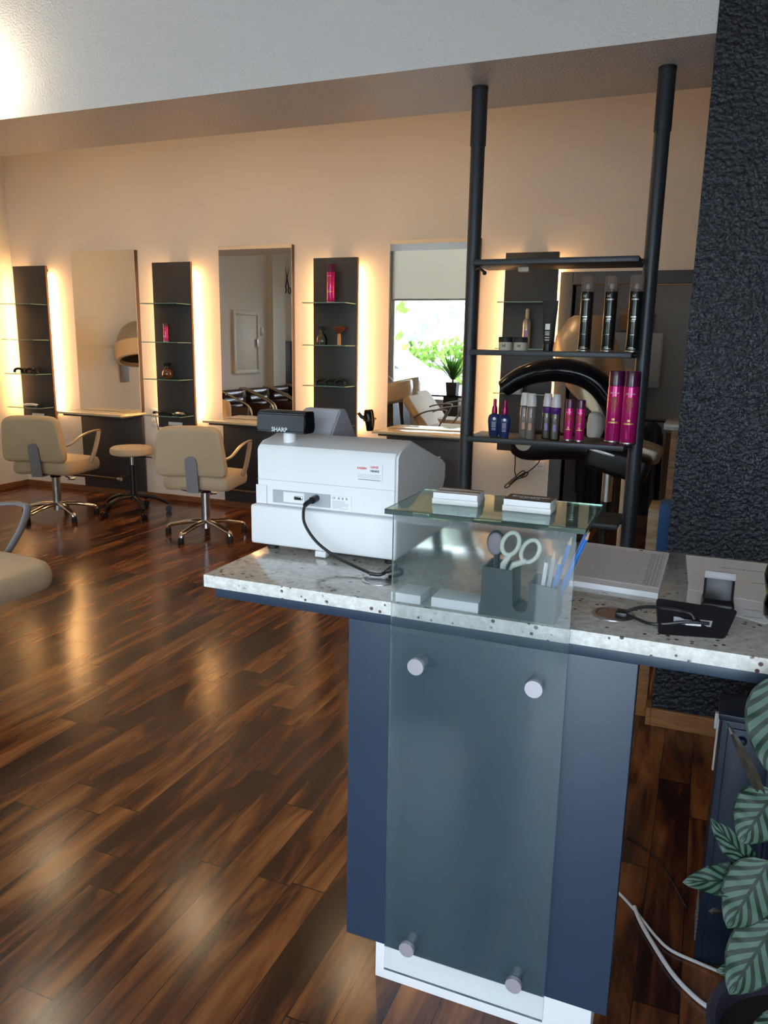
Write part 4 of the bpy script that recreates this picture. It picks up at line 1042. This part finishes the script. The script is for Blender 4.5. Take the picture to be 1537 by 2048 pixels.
# scissors, handles up
sc_ = thing('scissors', (-.318, 1.415, 1.03), 'scissors with cream plastic handles standing in the organiser', 'scissors')
for sg, tilt in ((-1, -.10), (1, .55)):
    cx, cz = (-.315, 1.138) if sg < 0 else (-.279, 1.126)
    pts = [(cx + .0155 * math.cos(a) * (1 if sg < 0 else 1.05) + (.20 if sg < 0 else .25) * .022 * math.sin(a), 1.412 + .004 * sg, cz + .022 * math.sin(a)) for a in [2 * PI * k / 24 for k in range(25)]]
    b = B().tube(pts, .0042, .0042, n=8, ref=(0, 1, 0), cap=False)
    b.tube([(cx - .003 * sg - .003, 1.412 + .004 * sg, cz - .020), (-.318 + .009 * sg, 1.412 + .004 * sg, 1.096), (-.322 + .006 * sg, 1.412 + .004 * sg, 1.078)], [.0052, .0062, .005], n=8)
    h = obj('handle', b, 'scissor_white', sc_, world=True)
    obj('blade', B().tube([(-.322 + .006 * sg, 1.412 + .004 * sg, 1.080), (-.325, 1.412 + .004 * sg, 1.036)], [.005, .001], [.0012, .0008], n=8), 'brushed_steel', sc_, world=True)
t = thing('hair_brush', (-.345, 1.43, 1.06), 'small oval brush with mauve pad behind the scissors', 'brush')
obj('head', B().sphere((-.349, 1.435, 1.130), .019, 1, .35, 1.35), 'black_plastic', t, world=True)
obj('pad', B().sphere((-.349, 1.4285, 1.130), .0155, 1, .30, 1.4), 'mauve', t, world=True)
obj('handle', B().cyl((-.347, 1.435, 1.108), (-.342, 1.43, 1.032), .006, .005, 10), 'black_plastic', t, world=True)
def pencil(p0, p1, label, mt='pencil_blue', name='pencil', tip=True):
    p0, p1 = Vector(p0), Vector(p1); d = (p1 - p0).normalized()
    t = thing(name, p0, label, 'pencil' if name == 'pencil' else 'pen', 'pencils in the organiser')
    obj('barrel', B().tube([p0, p1 - d * .016], .0038, n=6), mt, t, world=True)
    obj('tip', B().tube([p1 - d * .0159, p1], [.0037, .0006], n=8), 'pencil_wood' if tip else 'chrome', t, world=True)
pencil((-.244, 1.405, 1.014), (-.231, 1.400, 1.135), 'silver patterned pencil leaning left in the organiser', 'pen_silver')
pencil((-.254, 1.405, 1.014), (-.244, 1.402, 1.128), 'white ballpoint pen leaning left beside the silver pencil', 'white_plastic', 'pen', False)
pencil((-.238, 1.410, 1.014), (-.220, 1.408, 1.126), 'short blue pencil right of the silver pencil')
pencil((-.240, 1.425, 1.014), (-.206, 1.425, 1.160), 'long blue pencil leaning right behind the frosted glass')
pencil((-.236, 1.435, 1.014), (-.178, 1.450, 1.166), 'blue pencil sticking out beyond the right glass edge, lower one')
pencil((-.236, 1.446, 1.014), (-.182, 1.475, 1.172), 'blue pencil sticking out beyond the right glass edge, upper one')
pencil((-.230, 1.440, 1.014), (-.186, 1.480, 1.155), 'darker blue pencil furthest behind at the right glass edge', 'bag_blue')

# cash register
cr = thing('cash_register', (-.81, 1.80, 1.0), 'white cash register seen from behind with a dark customer display', 'cash register')
obj('drawer', B().box(-1.007, -.622, 1.603, 2.02, 1.016, 1.113, .006, 3), 'register_white', cr, world=True)
for x, y in ((-.965, 1.64), (-.65, 1.64), (-.965, 1.98), (-.65, 1.98)): obj('foot', B().cyl((x, y, 1.0), (x, y, 1.0165), .014, n=16), 'black_rubber', cr, world=True)
obj('latch_tab', B().box(-.828, -.800, 1.5995, 1.62, 1.003, 1.0165, .001), 'register_white', cr, world=True)
sec = [(1.625, 1.1135), (1.625, 1.247), (1.633, 1.258), (1.655, 1.264), (1.72, 1.279), (1.975, 1.200), (1.985, 1.19), (1.985, 1.15), (1.96, 1.1135)]
b = B().prism(sec, -1.000, -.632, 'x')
es = [e for e in b.bm.edges if abs(e.verts[0].co.x - e.verts[1].co.x) < 1e-5]
bmesh.ops.bevel(b.bm, geom=es, offset=.006, segments=3, affect='EDGES')
body = obj('housing', b, ['register_white', 'register_grey'], cr, world=True)
# recessed port bay
obj('port_bay', B().box(-.955, -.80, 1.6235, 1.6252, 1.119, 1.151), 'register_grey', cr, world=True, smooth=False)
obj('port_plate', B().box(-.925, -.868, 1.6222, 1.6234, 1.123, 1.148), 'white_paper', cr, world=True, smooth=False)
p = obj('serial_port', B().box(-.895, -.872, 1.6185, 1.6221, 1.131, 1.140, .002), 'brushed_steel', cr, world=True)
obj('port_insert', B().box(-.892, -.875, 1.6178, 1.6184, 1.1325, 1.1385), 'black_plastic', p, world=True, smooth=False)
obj('side_skirt', B().box(-1.001, -.972, 1.6215, 1.6240, 1.1137, 1.160, .0008), 'register_white', cr, world=True)
lb = obj('dealer_label', B().box(-.733, -.668, 1.6232, 1.6248, 1.190, 1.232), 'white_paper', cr, world=True, smooth=False, label='white dealer sticker')
lx = Vector(lb.parent.location)
def rt(s, size, m, x, y, z, par=cr, bold=0, align='CENTER'): return text('lettering', s, size, m, par, Vector((x, y, z)) - lx, FRONT, depth=.0002, bold=bold, align=align)
rt('KASSEN', .0066, 'red_ink', -.7185, 1.6228, 1.2205, bold=.0002)
rt('GANZ', .0070, 'red_ink', -.6875, 1.6228, 1.2245, bold=.0002)
rt('HENKE', .0070, 'ink', -.6865, 1.6228, 1.2155, bold=.0002)
g = B()
for z in (1.206, 1.2025, 1.199): g.box(-.730, -.672, 1.6229, 1.6231, z, z + .0006)
g.box(-.728, -.672, 1.6229, 1.6231, 1.1935, 1.1955); obj('fine_print', g, 'grey_ink', cr, world=True, smooth=False)
obj('rating_label', B().box(-.797, -.745, 1.6232, 1.6248, 1.117, 1.150), 'white_paper', cr, world=True, smooth=False, label='white rating plate')
rt('CE', .0065, 'ink', -.790, 1.6228, 1.1445)
g = B()
for dx in (-.777, -.767, -.757): g.box(dx - .002, dx + .002, 1.6229, 1.6231, 1.142, 1.147)
for k in range(7): g.box(-.794, -.794 + random.uniform(.025, .044), 1.6229, 1.6231, 1.137 - k * .0028, 1.1376 - k * .0028)
obj('fine_print', g, 'grey_ink', cr, world=True, smooth=False)
# groove lines across the back
obj('groove', B().box(-.999, -.634, 1.6240, 1.6249, 1.1735, 1.1742), 'register_grey', cr, world=True, smooth=False)
# operator display block behind
b = B().prism([(1.745, 1.272), (1.80, 1.335), (1.835, 1.335), (1.93, 1.222)], -.965, -.858, 'x'); bmesh.ops.bevel(b.bm, geom=list(b.bm.edges), offset=.004, segments=2, affect='EDGES')
obj('operator_display', b, 'register_grey', cr, world=True)
obj('keyboard', B().box(-.95, -.67, -.11, .11, 0, .003, .001, M=Matrix.Translation((0, 1.855, 1.240)) @ Matrix.Rotation(R(-17.3), 4, 'X')), 'register_grey', cr, world=True)
# customer display
obj('display_pole', B().cyl((-.930, 1.665, 1.262), (-.930, 1.665, 1.292), .0155, n=24), 'register_white', cr, world=True)
b = B().prism([(1.640, 1.287), (1.634, 1.291), (1.638, 1.333), (1.648, 1.340), (1.685, 1.339), (1.690, 1.300), (1.684, 1.287)], -1.005, -.873, 'x'); bmesh.ops.bevel(b.bm, geom=[e for e in b.bm.edges], offset=.0025, segments=2, affect='EDGES')
dsp = obj('customer_display', b, 'black_gloss', cr, world=True, label='glossy black customer display')
rt('SHARP', .0145, 'pen_silver', -.941, 1.6335, 1.2955, bold=.0003)
# cable
obj('cable_plug', B().cyl((-.836, 1.600, 1.138), (-.836, 1.624, 1.140), .0085, n=16), 'black_plastic', cr, world=True)
obj('power_cable', B().tube(bez([(-.836, 1.604, 1.138), (-.846, 1.588, 1.130), (-.848, 1.580, 1.112), (-.838, 1.570, 1.085), (-.800, 1.555, 1.052), (-.745, 1.54, 1.028), (-.690, 1.525, 1.016), (-.645, 1.508, 1.010)], 6), [.0062] * 8 + [.0036] * 35, n=8), 'cable_black', cr, world=True)

# grommets
def grommet(loc, label, mt):
    t = thing('cable_grommet', loc, label, 'cable outlet', 'round cable outlets')
    obj('rim', B().lathe([(.030, .0001), (.041, .0001), (.041, .002), (.038, .0032), (.032, .0032), (.030, .002)], n=36), 'brushed_steel', t)
    obj('lid', B().lathe([(0, .0002), (.0298, .0002), (.0298, .0026), (0, .0030)], n=36), mt, t); return t
grommet((-.618, 1.500, 1.0), 'silver round cable outlet beside the cash register', 'brushed_steel')
grommet((-.128, 1.487, 1.0), 'bronze-brown round cable outlet right of the frosted glass', 'counter_grommet')
t = thing('cable_knot', (-.60, 1.52, 1.004), 'small tangle of black cable on the silver outlet', 'cable')
obj('cable', B().tube(bez([(-.645, 1.505, 1.010), (-.62, 1.51, 1.010), (-.605, 1.53, 1.022), (-.590, 1.525, 1.030), (-.600, 1.51, 1.020), (-.615, 1.53, 1.012), (-.590, 1.545, 1.018), (-.580, 1.53, 1.012), (-.60, 1.505, 1.008)], 5), .0042, n=8), 'cable_black', t, world=True)
# tablet-like display seen from behind
tb = thing('card_terminal_display', (.02, 1.45, 1.0), 'black tablet-like display seen from behind, lying tilted on the worktop', 'display')
tb.name = 'tablet_display'
A_, B_, C_, D_ = Vector((-.040, 1.412, 1.002)), Vector((.070, 1.437, 1.002)), Vector((.088, 1.490, 1.040)), Vector((-.052, 1.462, 1.052))
def slab(a, bb, c, d, th, rad=.008):
    n_ = (bb - a).cross(d - a).normalized(); b = B(); P = [a, bb, c, d]; out = []
    for i in range(4):
        p = P[i]; q0 = (P[i - 1] - p).normalized(); q1 = (P[(i + 1) % 4] - p).normalized()
        for k in range(5):
            u = k / 4; out.append(p + q0 * rad * (1 - u) ** 2 + q1 * rad * u ** 2)
    b.loft([[p for p in out], [p - n_ * th for p in out]]); return b, n_
b, nn = slab(A_, B_, C_, D_, .009)
obj('casing', b, 'black_plastic', tb, world=True)
b, _ = slab(A_ - nn * .0092, B_ - nn * .0092, C_ - nn * .0092 , D_ - nn * .0092, .0015); obj('silver_bezel', b, 'brushed_steel', tb, world=True)
def on(u, v, k=.0006):
    p = (A_ * (1 - u) + B_ * u) * (1 - v) + (D_ * (1 - u) + C_ * u) * v; return p + nn * k
def patch(u0, u1, v0, v1, k): 
    b = B(); vv = [b.bm.verts.new(on(u, v, k)) for u, v in ((u0, v0), (u1, v0), (u1, v1), (u0, v1))]; vw = [b.bm.verts.new(on(u, v, k + .0005)) for u, v in ((u0, v0), (u1, v0), (u1, v1), (u0, v1))]
    b.bm.faces.new(vv); b.bm.faces.new(vw[::-1])
    for i in range(4): b.bm.faces.new((vv[i], vv[(i + 1) % 4], vw[(i + 1) % 4], vw[i]))
    return b
obj('label_strip', patch(.22, .74, .32, .52, .0004), 'pen_silver', tb, world=True, smooth=False)
obj('cable_tag', patch(.38, .60, .28, .44, .004), 'white_paper', tb, world=True, smooth=False, label='white paper tag')
obj('cable', B().tube(bez([on(.70, .38, .006), on(.40, .36, .006), (-.05, 1.43, 1.012), (-.085, 1.455, 1.010), (-.108, 1.47, 1.010)], 6), .0032, n=8)
    .tube(bez([on(.50, .46, .006), on(.42, .62, .009), on(.2, .66, .010), (-.055, 1.455, 1.036), (-.082, 1.47, 1.026), (-.108, 1.478, 1.010)], 6), .0034, n=8), 'cable_black', tb, world=True)
obj('cable_cluster', B().box(-.122, -.100, 1.462, 1.490, 1.0035, 1.014, .003), 'black_plastic', tb, world=True)
# cordless phone charging cradle
t = thing('phone_cradle', (.057, 1.61, 1.0), 'black cordless phone standing upright in its cradle behind the tablet', 'phone')
Mx = Matrix.Translation((.057, 1.615, 1.0)) @ Matrix.Rotation(R(-12), 4, 'X')
obj('cradle', B().box(-.030, .030, -.030, .035, 0, .020, .006, 3, M=Matrix.Translation((.057, 1.612, 1.0))), 'black_plastic', t, world=True)
obj('handset', B().box(-.028, .028, -.011, .011, .012, .072, .006, 3, M=Mx), 'black_plastic', t, world=True)
obj('chrome_edge', B().box(-.0285, .0285, -.0118, -.009, .058, .0725, .001, M=Mx), 'grey_bracket', t, world=True)
# appointment pad
def sheet(name, label, cat, P, th, mt):
    t = thing(name, P[0], label, cat); b = B(); V = [Vector(p) for p in P]
    b.loft([[v for v in V], [v + Vector((0, 0, th)) for v in V]]); obj('paper', b, mt, t, world=True, smooth=False); return t
P = [(-.236, 1.640, 1.0002), (-.055, 1.625, 1.0002), (-.050, 1.975, 1.0002), (-.254, 1.995, 1.0002)]
t = sheet('appointment_pad', 'thick pad of ruled appointment sheets lying on the worktop', 'paper pad', P, .012, 'white_paper')
def bl(u, v, z): 
    V = [Vector(p) for p in P]; q = (V[0] * (1 - u) + V[1] * u) * (1 - v) + (V[3] * (1 - u) + V[2] * u) * v; q.z = z; return q
b = B(); b.loft([[bl(u, v, 1.0123) for u, v in ((0, .11), (1, .10), (1, 1), (0, 1))], [bl(u, v, 1.0128) for u, v in ((0, .11), (1, .10), (1, 1), (0, 1))]]); obj('top_sheet', b, 'grey_paper', t, world=True, smooth=False, label='greyish ruled top sheet')
def stroke(b, u0, v0, u1, v1, w):
    a = bl(u0, v0, 1.0129); c = bl(u1, v1, 1.0129); d = (c - a).normalized(); n_ = Vector((-d.y, d.x, 0)) * w / 2
    b.bm.faces.new([b.bm.verts.new(p) for p in (a - n_, c - n_, c + n_, a + n_)])
b = B()
for k in range(22): stroke(b, .02, .15 + k * .036, .98, .14 + k * .036, .0017)
for u in (.86, .90, .94): stroke(b, u, .12, u, .93, .0007)
for k in range(22): stroke(b, .81, .155 + k * .036, .845, .155 + k * .036, .0022)
stroke(b, .66, .963, .70, .963, .009); stroke(b, .93, .955, .98, .955, .003)
obj('ruled_lines', b, 'ink', t, world=True, smooth=False)
# printed sheets
t = sheet('price_sheet', 'printed white sheet under the tablet at the right counter edge, on top', 'paper', [(.002, 1.72, 1.0006), (.30, 1.66, 1.0006), (.36, 2.02, 1.0006), (-.012, 2.022, 1.0006)], .0006, 'white_paper')
text('lettering', 'Alle Preise sind in Euro zu zahlen', .0085, 'ink', t, Vector((.125, 1.935, 1.0014)) - Vector(t.location), (0, 0, PI), depth=.0001)
g = B()
for y, x0, x1 in ((1.89, .05, .075), (1.875, .05, .07), (1.865, .05, .072), (1.83, .13, .16), (1.80, .05, .065)): g.box(x0, x1, y, y + .004, 1.00125, 1.0014)
obj('printed_lines', g, 'grey_ink', t, world=True, smooth=False)
t = sheet('leaflet', 'second printed sheet sticking out below, beside the phone cradle', 'paper', [(.0, 1.63, 1.0001), (.14, 1.555, 1.0001), (.30, 1.75, 1.0001), (.0, 1.84, 1.0001)], .0004, 'white_paper')
text('lettering', 'Haarschnitt', .007, 'ink', t, Vector((.122, 1.585, 1.0006)) - Vector(t.location), (0, 0, PI), depth=.0001)
text('lettering', 'Haarfarbe', .007, 'ink', t, Vector((.122, 1.63, 1.0006)) - Vector(t.location), (0, 0, PI), depth=.0001)
# glass vase at the right edge
t = thing('glass_vase', (.170, 1.60, 1.0), 'clear glass jar with yellow and teal pattern cut by the right photo edge', 'vase')
lath('jar', [(0, 0), (.026, 0), (.031, .006), (.033, .03), (.030, .048), (.034, .062), (.038, .085), (.033, .110), (.028, .118), (.026, .118), (.031, .108), (.035, .085), (.031, .062), (.027, .048), (.030, .03), (.028, .008), (0, .006)], 'vase_glass', t)
g = B()
for k in range(14):
    a = random.uniform(0, 2 * PI); z = random.uniform(.015, .09); g.sphere((.027 * math.cos(a), .027 * math.sin(a), z), .006, 1, 1, 1.3, 8, 6)
obj('yellow_pebbles', g, 'yellow_leaf', t)
g = B()
for k in range(6):
    a = random.uniform(0, 2 * PI); z = random.uniform(.03, .06); g.sphere((.026 * math.cos(a), .026 * math.sin(a), z), .005, 1, 1, 1.2, 8, 6)
obj('teal_pebbles', g, 'bag_teal', t)

# ================================================================== BELOW THE COUNTER
t = thing('metal_cabinet', (.36, 1.93, 0), 'dark blue metal cabinet with ribbed front under the counter', 'cabinet')
obj('body', B().box(.102, .62, 1.862, 1.975, .0, .655, .004), 'cabinet_blue', t, world=True)
obj('top_cover', B().box(.096, .626, 1.856, 1.98, .656, .672, .003), 'cabinet_blue', t, world=True)
obj('front_panel', B().box(.118, .21, 1.856, 1.861, .02, .640, .002), 'cabinet_blue', t, world=True)
for k in range(7): obj('rib', B().tube([(.228 + k * .022, 1.858, .04), (.228 + k * .022, 1.858, .63)], .007, n=8), 'cabinet_blue', t, world=True)
obj('knob', B().lathe([(0, .012), (.007, .011), (.0105, .006), (.011, 0)], M=Matrix.Translation((.150, 1.856, .615)) @ Matrix.Rotation(R(90), 4, 'X')), 'cabinet_blue', t, world=True)
b = B()
for k in range(8): b.box(.0995, .1018, 1.870, 1.968, .05 + k * .012, .0535 + k * .012)
obj('side_vent', b, 'grey_bracket', t, world=True, smooth=False)
t = thing('plastic_strip', (.085, 1.93, .45), 'narrow white plastic strip on the side of the metal cabinet', 'plastic strip')
obj('strip', B().box(.097, .1015, 1.925, 1.94, .49, .64, .001).box(.091, .097, 1.925, 1.94, .60, .64, .001), 'white_plastic', t, world=True)
t = thing('white_cable', (.0, 1.95, 0), 'two white cables curling over the dark floor to the plant pot', 'cable')
obj('thin_cable', B().tube(bez([(-.13, 2.05, .006), (-.097, 2.032, .006), (-.05, 1.98, .006), (.01, 1.90, .006), (.05, 1.865, .006), (.11, 1.85, .006), (.16, 1.835, .01)], 6), .0042, n=8), 'cable_white', t, world=True)
obj('thick_cable', B().tube(bez([(-.052, 1.985, .012), (-.03, 1.935, .007), (.01, 1.86, .007), (.06, 1.78, .007), (.115, 1.725, .008), (.16, 1.70, .01)], 6), .0058, n=8), 'cable_white', t, world=True)
t = thing('dark_cable', (0, 2.2, 0), 'thin dark cable on the floor behind the counter panel', 'cable')
obj('cable', B().tube(bez([(-.10, 2.32, .004), (-.02, 2.25, .004), (.03, 2.17, .004), (.08, 2.05, .004)], 5), .003, n=6), 'cable_black', t, world=True)
t = thing('oak_post', (-.125, 3.30, 0), 'narrow oak door jamb beside the dark pillar below the worktop', 'door jamb')
obj('post', B().box(-.165, -.112, 3.20, 3.26, 0, .32, .003), 'oak', t, world=True)
obj('hinge', B().cyl((-.165, 3.195, .29), (-.165, 3.195, .345), .008, n=10), 'brushed_steel', t, world=True)

# calathea
pl_ = thing('potted_calathea', (.285, 1.30, 0), 'striped-leaf calathea in a dark purple pot at the lower right corner', 'plant')
obj('pot', B().lathe([(0, 0), (.125, 0), (.135, .01), (.178, .34), (.184, .35), (.178, .355), (.168, .35), (.160, .30), (0, .30)], c=(0, 0, 0), n=40), 'pot_purple', pl_)
obj('soil', B().lathe([(0, .312), (.1605, .308)], n=30), 'soil', pl_)
def leaf(base, tip, width, normal, fold=.12, mt='striped_leaf', droop=.12):
    base, tip = Vector(base), Vector(tip); ax = tip - base; L = ax.length; ax.normalize(); nrm = Vector(normal); nrm = (nrm - ax * nrm.dot(ax)).normalized(); sd = ax.cross(nrm)
    bm = bmesh.new(); uvl = bm.loops.layers.uv.new('UVMap'); NU, NV = 14, 8; grid = []
    for i in range(NU + 1):
        u = i / NU; w = width / 2 * (math.sin(PI * min(1, u ** .75)) ** .75 if 0 < u < 1 else 0); row = []
        for j in range(NV + 1):
            v = j / NV * 2 - 1
            p = base + ax * (L * u) + sd * (w * v) + nrm * (abs(v) * w * fold - droop * L * (u - .45) ** 2 * 1.6 + .004 * math.sin(u * 22) * v)
            row.append((bm.verts.new(p), (u, (v + 1) / 2)))
        grid.append(row)
    for i in range(NU):
        for j in range(NV):
            q = [grid[i][j], grid[i + 1][j], grid[i + 1][j + 1], grid[i][j + 1]]
            try: f = bm.faces.new([k[0] for k in q])
            except ValueError: continue
            for lp, k in zip(f.loops, q): lp[uvl].uv = k[1]
    return bm
class Wrap:
    def __init__(s, bm): s.bm = bm
root = Vector((.285, 1.30, .31))
# leaves: base, tip, width, normal (facing the camera roughly)
LV = [((.150, 1.295, 1.005), (.150, 1.265, .845), .095, (-.1, -1, .15)),
      ((.165, 1.31, .800), (.118, 1.27, .715), .085, (-.3, -1, .4)),
      ((.150, 1.30, .655), (.072, 1.27, .745), .045, (-.2, -1, .3)),
      ((.165, 1.28, .690), (.112, 1.24, .575), .085, (-.2, -1, .55)),
      ((.160, 1.30, .640), (.040, 1.26, .628), .055, (-.1, -.8, .8)),
      ((.185, 1.27, .590), (.125, 1.22, .47), .085, (-.3, -1, .5)),
      ((.200, 1.27, .500), (.105, 1.24, .495), .045, (0, -.6, .9)),
      ((.215, 1.27, .430), (.165, 1.20, .350), .055, (-.2, -1, .5)),
      ((.230, 1.30, .700), (.185, 1.23, .610), .09, (.1, -1, .5)),
      ((.250, 1.30, .560), (.215, 1.20, .47), .09, (.1, -1, .5)),
      ((.26, 1.30, .86), (.22, 1.22, .76), .09, (.1, -1, .4)),
      ((.33, 1.30, .78), (.36, 1.20, .68), .09, (.2, -1, .4)),
      ((.36, 1.32, .62), (.42, 1.24, .55), .09, (.3, -1, .6)),
      ((.34, 1.36, .95), (.38, 1.30, .84), .10, (.2, -1, .2))]
for k, (bs, tp, w, nr) in enumerate(LV):
    obj('leaf', Wrap(leaf(bs, tp, w, nr)), 'striped_leaf', pl_, world=True)
for bs, tp, w in (((.150, 1.31, .78), (.082, 1.30, .905), .018), ((.17, 1.29, .560), (.085, 1.26, .590), .025), ((.19, 1.30, .66), (.15, 1.28, .60), .05)):
    obj('leaf', Wrap(leaf(bs, tp, w, (-.5, -.3, 1), .6)), 'leaf_back', pl_, world=True, label='dark purple leaf underside')
for k, (bs, tp, w, nr) in enumerate(LV):
    q = Vector(bs); r0 = Vector((.285 + .05 * math.cos(k * 2.3), 1.30 + .05 * math.sin(k * 2.3), .305))
    obj('stem', B().tube(bez([r0, (r0 * .55 + q * .45) + Vector((0, .02, .03)), q], 6), .0035, n=6), 'stem_green', pl_, world=True)
